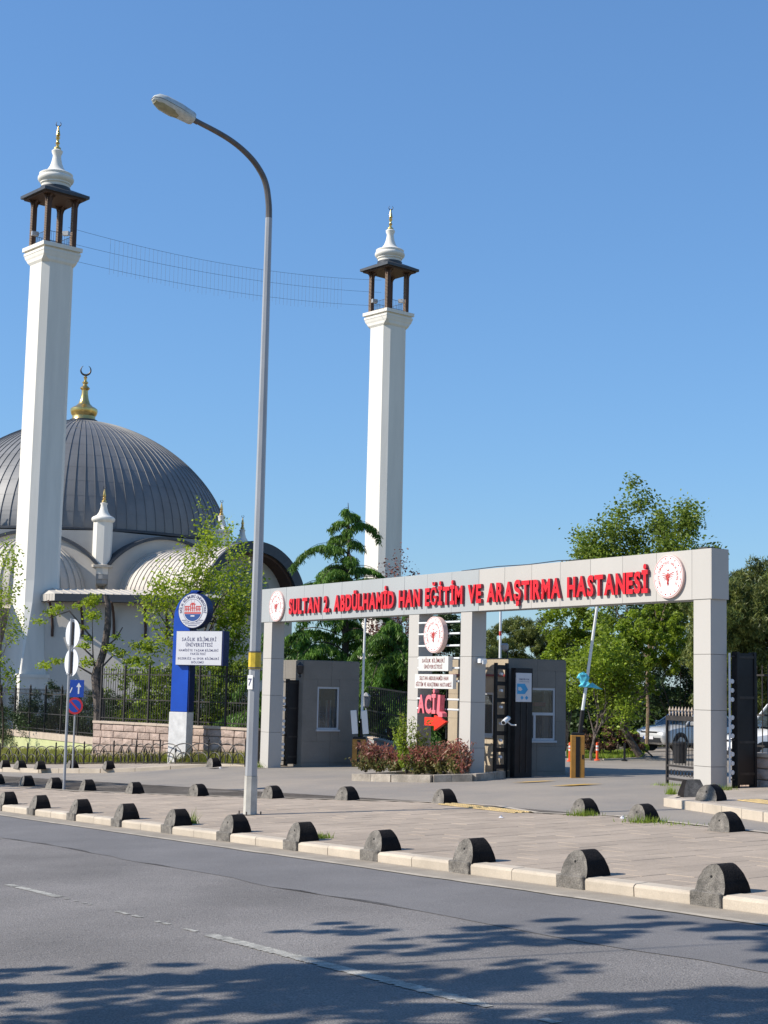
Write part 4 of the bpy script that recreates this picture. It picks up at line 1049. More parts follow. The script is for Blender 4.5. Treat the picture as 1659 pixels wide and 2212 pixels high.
hd=loft([sect(0,.11,.10,.075),sect(.05,.125,.115,.085),sect(.4,.16,.135,.09),sect(.75,.165,.13,.08),sect(.92,.14,.10,.06),sect(1.,.07,.05,.03)],'lamp_head',m_lampB,t)
loft([sect(.36,.09,-.075,.11),sect(.5,.135,-.07,.125),sect(.78,.14,-.06,.115),sect(.95,.09,-.03,.075)],'lens',m_lampG,hd)
loft([sect(-.0,.118,.012,.008),sect(.4,.168,.012,.008),sect(.75,.173,.012,.008),sect(.93,.148,.012,.008),sect(1.01,.08,.01,.006)],'seam',m_steelD,hd)
MB().tube([A-ax*.09,A+ax*.05],.042,8).build('spigot',m_steelD,t)

# ================================================================== MOSQUE
MR=math.radians(41.1); mV=Vector((math.cos(MR),math.sin(MR),0)); nV=Vector((-math.sin(MR),math.cos(MR),0))
P1=Vector((-22.15,100.6,0)); P2=P1+mV*29.4; CM=(P1+P2)/2+nV*21.5
def finial(par,z0,z1,r,dark=False,rz=0):
    "gold alem with a crescent on top"
    h=z1-z0; H=h*.84
    prof=[(.55*r,0),(r,.03),(r*.95,.10),(r*.45,.14),(r*.42,.24),(r*.62,.29),(r*.40,.34),(r*.36,.44),(r*.62,.50),(r*.62,.53),(r*.34,.57),(r*.62,.63),(r*.50,.72),(r*.30,.86),(.02*h,1.)]
    MB().lathe([(a,z0+b*H) for a,b in prof],14,cap=False).build('gold_spire',m_gold,par,smooth=True)
    R=h*.085; c=z0+H+R*.95; pts=[];rs=[]
    for k in range(15):
        a=math.radians(-238+k*296/14); pts.append(Vector((R*math.cos(a)*math.cos(rz),R*math.cos(a)*math.sin(rz),c+R*math.sin(a)))); rs.append(R*.20*math.sin(PI*(k+.6)/15.2)+.004)
    MB().tube(pts,rs,6).build('crescent',m_darkm,par,smooth=True)
def minaret(label,P,dz,zbase):
    t=thing('minaret',label,'minaret',(P.x,P.y,0),MR,'twin minarets'); Z=lambda z:z+dz
    s,c=1.22,.40
    def octo(s,c): return [(s,-s+c),(s,s-c),(s-c,s),(-s+c,s),(-s,s-c),(-s,-s+c),(-s+c,-s),(s-c,-s)]
    secs=[(zbase,1.74,.004),(1.9,1.72,.004),(3.0,1.62,.06),(5.0,1.40,.22),(6.6,1.27,.36),(8,s,c),(Z(29.3),s-.04,c)]
    vs=[];fs=[]
    for z,a,b in secs: vs+=[(x,y,z) for x,y in octo(a,b)]
    for i in range(len(secs)-1):
        for k in range(8): j=(k+1)%8; fs.append((i*8+k,i*8+j,(i+1)*8+j,(i+1)*8+k))
    fs.append(tuple(len(secs)*8-8+k for k in range(8)))
    MB().add(vs,fs).build('shaft',m_stuW,t)
    MB().box(-1.86,1.86,-1.86,1.86,zbase-.2,1.75).box(-1.92,1.92,-1.92,1.92,1.75,1.98).build('plinth',m_stuW,t)
    # flared capital
    cp_=[(Z(29.15),s-.03,c),(Z(29.30),s+.05,.30),(Z(29.5),s+.06,.12),(Z(29.62),s+.10,.04),(Z(29.85),s+.14,.01)]
    vs=[];fs=[]
    for z,a,b in cp_: vs+=[(x,y,z) for x,y in octo(a,b)]
    for i in range(4):
        for k in range(8): j=(k+1)%8; fs.append((i*8+k,i*8+j,(i+1)*8+j,(i+1)*8+k))
    MB().add(vs,fs).build('capital',m_stuW,t)
    q=MB(); 
    for z0,z1,w_ in ((29.85,30.02,1.38),(30.02,30.14,1.30),(30.14,30.40,1.46)): q.box(-w_,w_,-w_,w_,Z(z0),Z(z1))
    q.build('cornice',m_stuW,t)
    for sx in(-1,1):
        for sy in(-1,1):
            x,y=sx*.98,sy*.98
            po=MB().box(x-.15,x+.15,y-.15,y+.15,Z(30.40),Z(33.75)).build('post',m_brown,t)
            bb=MB(); z=30.5; 
            # brick facing on the side towards the sun
            while z<33.45: bb.box(x-.185,x-.151,y-.155,y+.155,Z(z),Z(z+.075)); z+=.115
            bb.build('brick_facing',m_brick,po)
            for dx,dy in ((-sx,0),(0,-sy),(sx,0),(0,sy)):
                bp=[Vector((x+dx*.13*1,y+dy*.13*1,Z(33.2))),Vector((x+dx*.22,y+dy*.22,Z(33.55))),Vector((x+dx*.45,y+dy*.45,Z(33.76)))]
                MB().tube(bp,[.08,.10,.09],4).build('bracket',m_brown,po)
    for (x0,y0,x1,y1) in ((-.83,-.98,.83,-.98),(-.83,.98,.83,.98),(-.98,-.83,-.98,.83),(.98,-.83,.98,.83)):
        r=MB(); 
        for z in (31.28,30.6): r.tube([(x0,y0,Z(z)),(x1,y1,Z(z))],.018,4)
        for k in range(1,10): u=k/10; r.tube([(x0+(x1-x0)*u,y0+(y1-y0)*u,Z(30.42)),(x0+(x1-x0)*u,y0+(y1-y0)*u,Z(31.28))],.010,4)
        r.build('railing',m_iron,t)
    # roof, low pyramid with thick edge
    w_=1.68
    o=MB(); o.box(-w_,w_,-w_,w_,Z(33.82),Z(34.02)); vs=[(x*w_*.99,y*w_*.99,Z(34.02)) for x,y in((-1,-1),(1,-1),(1,1),(-1,1))]+[(x*.85,y*.85,Z(34.42)) for x,y in((-1,-1),(1,-1),(1,1),(-1,1))]
    o.add(vs,[(0,1,5,4),(1,2,6,5),(2,3,7,6),(3,0,4,7),(4,5,6,7)]); o.build('roof',m_leadD,t)
    MB().box(-1.5,1.5,-1.5,1.5,Z(33.70),Z(33.815)).build('soffit',m_brown,t)
    MB().lathe([(1.0,Z(34.30)),(1.0,Z(34.58)),(.9,Z(34.60))],24).build('base_ring',m_leadD,t,smooth=True)
    prof=[(.92,34.58),(.94,34.76),(1.02,34.84),(1.02,34.92),(1.14,35.02),(1.20,35.14),(1.20,35.24),(1.15,35.34),(1.09,35.39),(1.12,35.43),(1.12,35.54),(1.06,35.58),(.80,35.68),(.60,35.83),(.46,36.05),(.36,36.32),(.29,36.66),(.27,36.86),(.36,37.08),(.37,37.18),(.28,37.26)]
    MB().lathe([(r*1.0,Z(z)) for r,z in prof],32).build('bulb_cap',m_stuW,t,smooth=True)
    finial(t,Z(37.24),Z(39.25),.25,rz=-MR)
    for x,y,r in ((-1.12,.35,.5),(.35,-1.2,-.3)):
        b=MB().box(-.22,.22,-.14,.14,0,.28).build('loudspeaker',m_steel,t); b.location=(x,y+.1,Z(31.15)); b.rotation_euler=(0,0,r-MR)
    return t
minaret('nearer tall cream minaret at the left with open belfry and bulb cap',P1-Vector((.50,0,0)),0,-6)
minaret('farther tall cream minaret rising behind the gate lettering',P2,.85,-6)

mq=thing('mosque','grey lead domed mosque with octagonal body and side vaults','mosque',(CM.x,CM.y,0),MR)
R8=13.8; IN=R8*math.cos(PI/8)
def ocv(k,r=R8): a=PI/8+k*PI/4; return (r*math.cos(a),r*math.sin(a))
MB().prism([ocv(k) for k in range(8)],-6,12.72).build('octagonal_drum',m_stuG,mq)
MB().lathe([(12.3,12.72),(12.3,12.80),(12.65,12.84),(12.65,12.98),(12.4,13.06),(11.5,13.06)],64,cap=False).build('drum_cornice',m_leadD,mq,smooth=True)
MB().lathe([(12.25,12.5),(12.25,12.74)],64,cap=False).build('cornice_band',m_stuB,mq,smooth=True)
# dome of lead gores
RD,HD,PP=12.35,10.1,1.80; NG=96
def dprof(tt): return RD*max(0,math.cos(tt))**(2/PP), 13.0+HD*max(0,math.sin(tt))**(2/PP)
rows=12; tmax=math.radians(86); ds=[]
mbg=MB(); hw=PI/NG
ts=[tmax*(i/rows)**.92 for i in range(rows+1)]
for i in range(rows):
    sub=4
    for s_ in range(sub):
        t0=ts[i]+(ts[i+1]-ts[i])*s_/sub; t1=ts[i]+(ts[i+1]-ts[i])*(s_+1)/sub
        r0,z0=dprof(t0); r1,z1=dprof(t1); o0=.012*(1-s_/sub)+.004; o1=.012*(1-(s_+1)/sub)+.004
        q=[((r0+o0)*math.cos(-hw),(r0+o0)*math.sin(-hw),z0),((r0+o0)*math.cos(hw),(r0+o0)*math.sin(hw),z0),((r1+o1)*math.cos(hw),(r1+o1)*math.sin(hw),z1),((r1+o1)*math.cos(-hw),(r1+o1)*math.sin(-hw),z1)]
        mbg.add(q,[(0,1,2,3)])
        # standing seam
        for side_ in (1,):
            a0=side_*hw; wr=.016; h_=.06
            def pt(r,z,w_): return (r*math.cos(a0)-w_*math.sin(a0),r*math.sin(a0)+w_*math.cos(a0),z)
            k=min(1,r1/3)
            mbg.add([pt(r0,z0,-wr*k),pt(r0+h_*k,z0+h_*.4*k,-wr*k*.6),pt(r0+h_*k,z0+h_*.4*k,wr*k*.6),pt(r0,z0,wr*k),pt(r1,z1,-wr*k),pt(r1+h_*k,z1+h_*.4*k,-wr*k*.6),pt(r1+h_*k,z1+h_*.4*k,wr*k*.6),pt(r1,z1,wr*k)],[(0,1,5,4),(1,2,6,5),(2,3,7,6)])
mbg.mats=[m_lead]; gme=mbg.mesh('dome_sheet')
for k in range(NG):
    a=2*PI*k/NG
    o=bpy.data.objects.new('dome_sheet',gme); COL.objects.link(o); o.parent=mq; o.rotation_euler=(0,0,a)
r1,z1=dprof(tmax)
MB().lathe([(1.25,22.55),(1.3,22.95),(1.15,23.1),(1.15,23.2),(.2,23.25)],24).build('crown_ring',m_leadD,mq,smooth=True)
zb=23.15
prof=[(1.12,0),(1.05,.12),(1.02,.4),(1.15,.6),(1.22,.85),(1.2,1.05),(1.0,1.2),(.78,1.3),(.52,1.55),(.38,1.95),(.30,2.4),(.28,2.75),(.36,2.85),(.44,2.95),(.36,3.08),(.20,3.2),(.18,3.35),(.27,3.45),(.27,3.52),(.14,3.62),(.12,3.85),(.18,3.95),(.10,4.05),(.04,4.15)]
g=MB().lathe([(r*.93,zb+z*.93) for r,z in prof],28).build('gold_finial',m_gold,mq,smooth=True)
pts=[];rs=[]
for k in range(19):
    a=math.radians(-238+k*296/18); pts.append(Vector((.42*math.cos(a)*math.cos(-MR),.42*math.cos(a)*math.sin(-MR),zb+4.3+.42*math.sin(a)))); rs.append(.085*math.sin(PI*(k+.6)/19.2)+.008)
MB().tube(pts,rs,6).build('crescent',m_darkm,mq,smooth=True)
# turrets on the octagon's corners
for k in (3,4,5,6,7,0):
    x,y=ocv(k,R8+.05); tr=MB().lathe([(.72,9.4),(.72,13.35)],8,c=(x,y),rot=PI/8).build('turret',m_stuW,mq)
    MB().lathe([(.95,9.95),(.98,10.12),(.72,10.18)],8,c=(x,y),rot=PI/8).build('turret_ledge',m_stuB,tr)
    MB().lathe([(.45,8.6),(.66,8.75),(.66,9.0),(.72,9.1),(.72,9.45)],8,c=(x,y),rot=PI/8).build('turret_corbel',m_stuG,tr)
    pr_=[(.76,13.35),(.84,13.42),(.88,13.55),(.84,13.66),(.72,13.74),(.50,13.85),(.34,14.1),(.25,14.4),(.22,14.62),(.27,14.72),(.27,14.76),(.15,14.8)]
    MB().lathe([(r,z) for r,z in pr_],20,c=(x,y)).build('turret_cap',m_stuW,tr,smooth=True)
    f=bpy.data.objects.new('finial_holder',None)
    h0=14.8; pf_=[(.11,0),(.19,.05),(.17,.16),(.09,.22),(.13,.32),(.08,.40),(.13,.5),(.09,.7),(.03,1.0)]
    MB().lathe([(a,h0+b) for a,b in pf_],12,c=(x,y)).build('gold_spire',m_gold,tr,smooth=True)
    pts=[(x+.10*math.cos(a)*math.cos(-MR),y+.10*math.cos(a)*math.sin(-MR),h0+1.13+.10*math.sin(a)) for a in np.linspace(math.radians(-238),math.radians(58),9)]
    MB().tube(pts,.022,5).build('crescent',m_darkm,tr)
# arches on the faces, vaults and half domes in front of them
def face_frame(deg):
    a=math.radians(deg); ou=Vector((math.cos(a),math.sin(a),0)); u=Vector((-ou.y,ou.x,0)); return ou,u
def farch(deg):
    ou,u=face_frame(deg); half=5.1; Ra=(half**2+2.35**2)/(2*2.35); N=24; cur=[]
    for i in range(N+1):
        x=-half+2*half*i/N; z=12.42-Ra+math.sqrt(max(0,Ra*Ra-x*x)); cur.append((x,z))
    y0,y1=IN-.05,IN+.75
    mb=MB(); P=lambda x,y,z:tuple(ou*y+u*x+Vector((0,0,z)))
    n=len(cur); vs=[P(x,y1,z) for x,z in cur]+[P(half,y1,-6),P(-half,y1,-6)]+[P(x,y0,z) for x,z in cur]+[P(half,y0,-6),P(-half,y0,-6)]; m_=n+2
    mb.add(vs,[tuple(range(m_)),tuple(range(2*m_-1,m_-1,-1))]+[(i,(i+1)%m_,m_+(i+1)%m_,m_+i) for i in range(m_)]); mb.build('arch_wall',m_stuB,mq)
    mb=MB(); th=.20
    vs=[];fs=[]
    for x,z in cur:
        nn=Vector((x,z-(12.42-Ra))).normalized(); vs+=[P(x,y1+.18,z-.02),P(x+nn.x*th,y1+.18,z+nn.y*th),P(x+nn.x*th,y0,z+nn.y*th+.0),P(x,y0,z-.02)]
    for i in range(n-1): 
        for k in range(4): fs.append((i*4+k,i*4+(k+1)%4,(i+1)*4+(k+1)%4,(i+1)*4+k))
    mb.add(vs,fs); mb.build('arch_cap',m_leadD,mq)
ZS=7.15; RV=4.4
def barrel(deg,L):
    ou,u=face_frame(deg); y0=IN+.72; n=int(L/.56); N=20; w_=L/n
    mb=MB(); 
    for i in range(N):
        a0=PI*i/N; a1=PI*(i+1)/N
        mb.add([(RV*math.cos(a0),0,RV*math.sin(a0)),(RV*math.cos(a1),0,RV*math.sin(a1)),(RV*math.cos(a1),w_,RV*math.sin(a1)),(RV*math.cos(a0),w_,RV*math.sin(a0))],[(0,1,2,3)])
        r=RV+.06
        mb.add([(RV*math.cos(a0),w_-.035,RV*math.sin(a0)),(RV*math.cos(a1),w_-.035,RV*math.sin(a1)),(r*math.cos(a1),w_-.035,r*math.sin(a1)),(r*math.cos(a0),w_-.035,r*math.sin(a0)),(r*math.cos(a0),w_-.0,r*math.sin(a0)),(r*math.cos(a1),w_-.0,r*math.sin(a1)),(RV*math.cos(a1),w_,RV*math.sin(a1)),(RV*math.cos(a0),w_,RV*math.sin(a0))],[(0,1,2,3),(3,2,5,4),(4,5,6,7)])
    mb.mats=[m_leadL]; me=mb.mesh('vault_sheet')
    for i in range(n):
        o=bpy.data.objects.new('vault_sheet',me); COL.objects.link(o); o.parent=mq
        q=ou*(y0+i*w_); o.location=(q.x,q.y,ZS); o.rotation_euler=(0,0,math.atan2(ou.y,ou.x)-PI/2)
    # end: thick lead fascia ring, deep soffit, recessed tympanum with window
    P=lambda x,y,z:tuple(ou*y+u*x+Vector((0,0,z))); ye=y0+L
    def ringb(r0,r1,ya,yb,m,name):
        vs=[];fs=[];N=32
        for i in range(N+1):
            a=PI*i/N
            for r,y in ((r0,yb),(r1,yb),(r1,ya),(r0,ya)): vs.append(P(r*math.cos(a),y,ZS+r*math.sin(a)))
        for i in range(N):
            for k in range(4): fs.append((i*4+k,i*4+(k+1)%4,(i+1)*4+(k+1)%4,(i+1)*4+k))
        fs+=[(0,3,2,1),tuple(N*4+k for k in range(4))]; MB().add(vs,fs).build(name,m,mq)
    ringb(RV-.62,RV+.12,ye-.02,ye+.25,m_leadD,'vault_fascia')
    ringb(RV-.80,RV-.10,ye-2.0,ye-.03,m_brown,'vault_soffit')
    pts=[(3.7*math.cos(PI*i/24),ZS+3.7*math.sin(PI*i/24)) for i in range(25)]
    vs=[P(x,ye-1.3,z) for x,z in pts]+[P(-3.9,ye-1.3,-6),P(3.9,ye-1.3,-6)]+[P(x,ye-1.7,z) for x,z in pts]+[P(-3.9,ye-1.7,-6),P(3.9,ye-1.7,-6)]; m_=27
    MB().add(vs,[tuple(range(m_)),tuple(range(2*m_-1,m_-1,-1))]+[(i,(i+1)%m_,m_+(i+1)%m_,m_+i) for i in range(m_)]).build('tympanum',m_stuB,mq)
    for r,y,m,nm in ((2.45,ye-1.2,m_stuG,'window_surround'),(2.2,ye-1.14,m_glass,'arched_window')):
        pts=[(r*math.cos(PI*i/20),ZS+.4+r*math.sin(PI*i/20)) for i in range(21)]+[(-r,4.5),(r,4.5)]
        vs=[P(x,y,z) for x,z in pts]+[P(x,y-.12,z) for x,z in pts]; m_=23
        w_o=MB().add(vs,[tuple(range(m_)),tuple(range(2*m_-1,m_-1,-1))]+[(i,(i+1)%m_,m_+(i+1)%m_,m_+i) for i in range(m_)]).build(nm,m,mq)
    for x in (-1.1,0,1.1): 
        q0=P(x-.05,ye-1.13,4.5); q1=P(x+.05,ye-1.08,4.5); h_=ZS+.4+math.sqrt(2.2**2-x*x)
        MB().obox((Vector(P(x,ye-1.1,(4.5+h_)/2))),u*.05,ou*.03,Vector((0,0,(h_-4.5)/2))).build('mullion',m_darkm,w_o)
    for sg in (-1,1):
        MB().obox(ou*(y0+L/2-.7)+u*(sg*3.95)+Vector((0,0,.5)),ou*(L/2-.6),u*.15,Vector((0,0,6.6))).build('vault_side_wall',m_stuB,mq)
def halfdome(deg,R=4.4,zs=7.6):
    ou,u=face_frame(deg); y0=IN+.75; N=18; mb=MB(); hw=PI/N/2
    for i in range(10):
        t0,t1=PI/2*i/10,PI/2*(i+1)/10
        q=[]
        for t,a in ((t0,-hw),(t0,hw),(t1,hw),(t1,-hw)): q.append((R*math.cos(t)*math.cos(a),R*math.cos(t)*math.sin(a),R*math.sin(t)*1.0))
        mb.add(q,[(0,1,2,3)])
        r0,r1=R*math.cos(t0),R*math.cos(t1); w_=.035; h_=.09
        def pt(r,z,s,h): return ((r+h)*math.cos(hw)-s*math.sin(hw),(r+h)*math.sin(hw)+s*math.cos(hw),z+h*.4)
        z0,z1=R*math.sin(t0),R*math.sin(t1)
        mb.add([pt(r0,z0,-w_,0),pt(r0,z0,-w_,h_),pt(r0,z0,w_,h_),pt(r0,z0,w_,0),pt(r1,z1,-w_,0),pt(r1,z1,-w_,h_),pt(r1,z1,w_,h_),pt(r1,z1,w_,0)],[(0,1,5,4),(1,2,6,5),(2,3,7,6)])
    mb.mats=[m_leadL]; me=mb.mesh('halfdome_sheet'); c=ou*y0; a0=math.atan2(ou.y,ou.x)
    for k in range(N):
        o=bpy.data.objects.new('halfdome_sheet',me); COL.objects.link(o); o.parent=mq; o.location=(c.x,c.y,zs); o.rotation_euler=(0,0,a0-PI/2+PI*(k+.5)/N)
    P=lambda a,r,z:tuple(c+(ou*math.cos(a)+u*math.sin(a))*r+Vector((0,0,z)))
    vs=[];fs=[];N=20
    for i in range(N+1): 
        a=-PI/2+PI*i/N; vs+=[P(a,R+.12,zs-.02),P(a,R+.12,zs-.25),P(a,R-.1,zs-.25),P(a,R-.1,-6)]
    for i in range(N):
        for k in range(3): fs.append((i*4+k,(i+1)*4+k,(i+1)*4+k+1,i*4+k+1))
    MB().add(vs,fs).build('apse_wall',m_stuB,mq)
for d_ in (-180,-135,-90,-45): farch(d_)
barrel(-90,11.2); halfdome(-135); halfdome(-180)
# porch with deep eave
Mi=mq.matrix_basis.inverted() if False else (Matrix.Translation(mq.location)@Matrix.Rotation(MR,4,'Z')).inverted()
E0=AT(90,1293,99.4); K=E0-nV*1.75; dE=Vector((.9976,-.0698,0)); K2=K+dE*8.6; K3=K2+mV*9.5
def L2(p): q=Mi@Vector((p.x,p.y,0)); return (q.x,q.y)
bk=nV*6
eave=[L2(E0),L2(K),L2(K2),L2(K3),L2(K3+bk),L2(E0+bk+mV*2)]
ze=7.12
MB().prism(eave,ze-.47,ze).build('eave_fascia',m_leadD,mq)
MB().prism([L2(E0+Vector((.05,0,0))-nV*0-mV*.02),L2(K-mV*.03),L2(K-mV*.0)],ze-.44,ze-.02)
# pale end face of the eave, the sunlight on it put into the colour
e0,e1=E0-mV*.03,K-mV*.03
for i in range(5):
    a=e0+(e1-e0)*(i/5)+(e1-e0)*.01; b=e0+(e1-e0)*((i+1)/5)-(e1-e0)*.01
    q0,q1=L2(a),L2(b); MB().add([(q0[0],q0[1],ze-.44),(q1[0],q1[1],ze-.44),(q1[0],q1[1],ze-.01),(q0[0],q0[1],ze-.01),(q0[0]+.03,q0[1],ze-.44),(q1[0]+.03,q1[1],ze-.44),(q1[0]+.03,q1[1],ze-.01),(q0[0]+.03,q0[1],ze-.01)],[(0,1,2,3),(4,7,6,5),(0,4,5,1),(3,2,6,7),(0,3,7,4),(1,5,6,2)]).build('sunlit_eave_end',m_leadL,mq)
rf=MB(); inn=[L2(E0+nV*1.2+mV*.5),L2(K+nV*2.6+dE*.6),L2(K2+nV*2.6),L2(K3+nV*2.4),L2(K3+bk),L2(E0+bk+mV*2)]
n=6; vs=[(x,y,ze+.003) for x,y in eave]+[(x,y,ze+.42) for x,y in inn]
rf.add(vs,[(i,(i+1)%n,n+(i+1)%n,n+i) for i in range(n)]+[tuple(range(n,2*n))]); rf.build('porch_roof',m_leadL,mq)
# seams on the porch roof
for i in range(1,16):
    a=K+(K2-K)*(i/16); b=(K+nV*2.6+dE*.6)+((K2+nV*2.6)-(K+nV*2.6+dE*.6))*(i/16); q0,q1=L2(a),L2(b)
    MB().tube([(q0[0],q0[1],ze+.02),(q1[0],q1[1],ze+.44)],.035,4).build('roof_seam',m_leadL,mq)
wl=[L2(E0+nV*.3+mV*.4),L2(K+nV*1.7+dE*.3),L2(K2+nV*1.5-dE*.2),L2(K3+nV*1.5),L2(K3+bk),L2(E0+bk)]
MB().prism(wl,-6,ze-.475).build('porch_wall',m_stuB,mq)
wa=K+nV*1.7+dE*.3; wb=K2+nV*1.5-dE*.2; out=Vector((-.07,-.9976,0))
for i,u in enumerate((.06,.30,.55,.80,.97)):
    b=wa+(wb-wa)*u; pts=[]
    for k in range(7):
        a=PI/2*k/6; q=b+out*(.05+1.25*(1-math.cos(a))); x,y=L2(q); pts.append((x,y,ze-.5-2.2*(1-math.sin(a))-.0))
    MB().tube(pts,.085,6).build('eave_bracket',m_brown,mq,smooth=True)
q=L2(K+nV*1.7+dE*2.9+out*.05); 
MB().prism([L2(wa+dE*2.2+out*.02),L2(wa+dE*3.6+out*.02),L2(wa+dE*3.6-out*.2),L2(wa+dE*2.2-out*.2)],-4,1.3).build('doorway',m_glass,mq)
# far left wing of the porch
F0=AT(-90,1300,97); F1=AT(30,1300,101)
fl=[L2(F0),L2(F1),L2(F1+nV*4),L2(F0+nV*4)]
MB().prism(fl,ze-.6,ze-.15).build('eave_fascia',m_leadL,mq)
MB().prism([L2(F0+nV*1.0),L2(F1+nV*1.0-mV*.3),L2(F1+nV*4-mV*.3),L2(F0+nV*4)],-6,ze-.61).build('porch_wall',m_brick if False else m_stuB,mq)
# terrace ground around the mosque
T0=Vector((-10,112,-4.1))
# ---- string of lights between the minarets
sg=thing('light_string','sagging cables with hanging light cords strung between the minarets','cables',(0,0,0))
pa,pb=P1-Vector((.5,0,0))+mV*1.0-nV*.2,P2-mV*1.0-nV*.2
def cab(za,zb,sag,u): q=pa+(pb-pa)*u; q.z=za+(zb-za)*u-sag*4*u*(1-u); return q
for za,zb,sa in ((32.05,33.75,.75),(31.0,32.75,.6),(29.85,31.65,.6)):
    MB().tube([cab(za,zb,sa,i/40) for i in range(41)],.011,4).build('cable',m_cable,sg)
cd=MB().tube([(0,0,0),(0,0,-2.45)],.008,3); cd.mats=[m_cable]; cme=cd.mesh('hanging_cord')
for i in range(60):
    u=.118+(.855-.118)*i/59; o=bpy.data.objects.new('hanging_cord',cme); COL.objects.link(o); o.parent=sg; o.location=cab(32.05,33.75,.75,u); o.scale=(1,1,rnd.uniform(.93,1.05))

# ================================================================== VEHICLES
def car(label,loc,rz,paint,van=False,L=4.35,W=1.78,H=1.5):
    t=thing('parked_car' if not van else 'parked_van',label,'car' if not van else 'van',loc,rz)
    hb=.92 if not van else 1.05
    # stations from front (x=+L/2) to rear
    st_=[(L/2,.70,.36,.62),(L/2-.10,.80,.24,.76),(L/2-.35,.86,.20,.84),(L/2-.9,.89,.20,.93),(L/2-1.35,.89,.20,hb+.04),(0,.89,.20,hb+.04),(-L/2+.9,.89,.20,hb+.04),(-L/2+.25,.87,.22,hb),(-L/2+.05,.82,.28,.86),(-L/2,.76,.38,.75)]
    vs=[];fs=[]; W2=W/1.78
    for x,w_,zl_,zh in st_:
        w_*=W2; vs+=[(x,-w_*.85,zl_),(x,-w_,zl_+.10),(x,-w_*1.0,(zl_+zh)/2+.05),(x,-w_*.95,zh-.05),(x,-w_*.80,zh+.01),(x,0,zh+.045),(x,w_*.80,zh+.01),(x,w_*.95,zh-.05),(x,w_,(zl_+zh)/2+.05),(x,w_,zl_+.10),(x,w_*.85,zl_)]
    n=11
    for i in range(len(st_)-1):
        for k in range(n): j=(k+1)%n; fs.append((i*n+k,i*n+j,(i+1)*n+j,(i+1)*n+k))
    fs+=[tuple(range(n)),tuple((len(st_)-1)*n+k for k in range(n-1,-1,-1))]
    body=MB().add(vs,fs).build('body',paint,t,smooth=True)
    # cabin
    x0,x1=(L/2-1.15,-L/2+.35) if not van else (L/2-1.0,-L/2+.05); xr0,xr1=(L/2-1.95,-L/2+.95) if not van else (L/2-1.5,-L/2+.12)
    w0,w1=.80*W2,.60*W2; zb_=hb+.03
    c=[(x0,-w0,zb_),(x0,w0,zb_),(x1,w0,zb_),(x1,-w0,zb_),(xr0,-w1,H-.03),(xr0,w1,H-.03),(xr1,w1,H-.03),(xr1,-w1,H-.03)]
    MB().add(c,[(0,1,5,4),(1,2,6,5),(2,3,7,6),(3,0,4,7)]).build('cabin_glass',m_glass,t)
    MB().add([(xr0+.06,-w1-.02,H-.05),(xr0+.06,w1+.02,H-.05),(xr1-.06,w1+.02,H-.05),(xr1-.06,-w1-.02,H-.05),(xr0-.1,-w1+.04,H),(xr0-.1,w1-.04,H),(xr1+.1,w1-.04,H),(xr1+.1,-w1+.04,H)],[(0,1,5,4),(1,2,6,5),(2,3,7,6),(3,0,4,7),(4,5,6,7),(3,2,1,0)]).build('roof',paint,t,smooth=True)
    for sy in(-1,1):
        for a,b in ((0,4),(3,7)):
            p=Vector(c[a]);q=Vector(c[b]); 
            if sy>0: p.y=-p.y;q.y=-q.y
            MB().tube([p,q],.035,5).build('pillar',paint,t)
        xm=(x0+x1)/2-.05; MB().tube([(xm,sy*w0*1.0,zb_),(xm-.03,sy*w1*1.0,H-.05)],.035,5).build('pillar',m_plast,t)
        MB().bbox(x0-.35,x0-.20,*(sorted((sy*(w0+.06),sy*(w0+.24)))),zb_+.02,zb_+.16,.02).build('mirror',paint,t)
        for xw in (L/2-.82,-L/2+.80):
            wh=MB().tube([(xw,sy*(.90*W2-.20),.32),(xw,sy*(.90*W2+.005),.32)],.32,20).build('wheel',m_tyre,t)
            MB().tube([(xw,sy*(.90*W2),.32),(xw,sy*(.90*W2+.012),.32)],.21,12).build('rim',m_rimM,wh)
            MB().tube([(xw,sy*(.90*W2-.25),.32),(xw,sy*(.90*W2-.004),.32)],.385,20).build('wheel_arch',m_plast,t)
        MB().add([(L/2-.01,sy*.42,.66),(L/2-.10,sy*.76*W2,.70),(L/2-.32,sy*.875*W2,.78),(L/2-.34,sy*.84*W2,.845),(L/2-.09,sy*.66*W2,.79),(L/2+.012,sy*.42,.72)],[(0,1,2,3,4,5)]).build('headlight',m_lampC,t)
        MB().box(-.05,.08,*(sorted((sy*.895*W2,sy*.915*W2))),.80,.82).build('door_handle',paint,t)
    MB().box(L/2-.02,L/2+.015,-.42,.42,.665,.715).build('grille_strip',m_plast,t)
    MB().box(L/2-.09,L/2+.018,-.62,.62,.30,.48).build('lower_grille',m_plast,t)
    pl_=MB().box(L/2+.02,L/2+.032,-.26,.26,.42,.53).build('number_plate',m_board,t); MB().box(L/2+.033,L/2+.036,-.26,-.20,.42,.53).build('blue_plate_band',m_navy,pl_)
    if van: 
        for sy in(-1,1): MB().box(-L/2+.3,L/2-.9,*(sorted((sy*.895*W2,sy*.91*W2))),.86,.98).build('red_stripe',m_redL,t)
    return t
p=AT(1488,1638,60.5); p.z=gz(*st(p))-.07
car('silver hatchback facing the gate seen through the iron gate leaf',p,math.radians(180+35),m_car)
p=AT(1640,1625,42.); p.z=gz(*st(p))-.05
car('white van with a red side stripe behind the right fence',p+Vector((1.55,1.5,.0)),math.radians(186),m_carW,True,H=1.8)
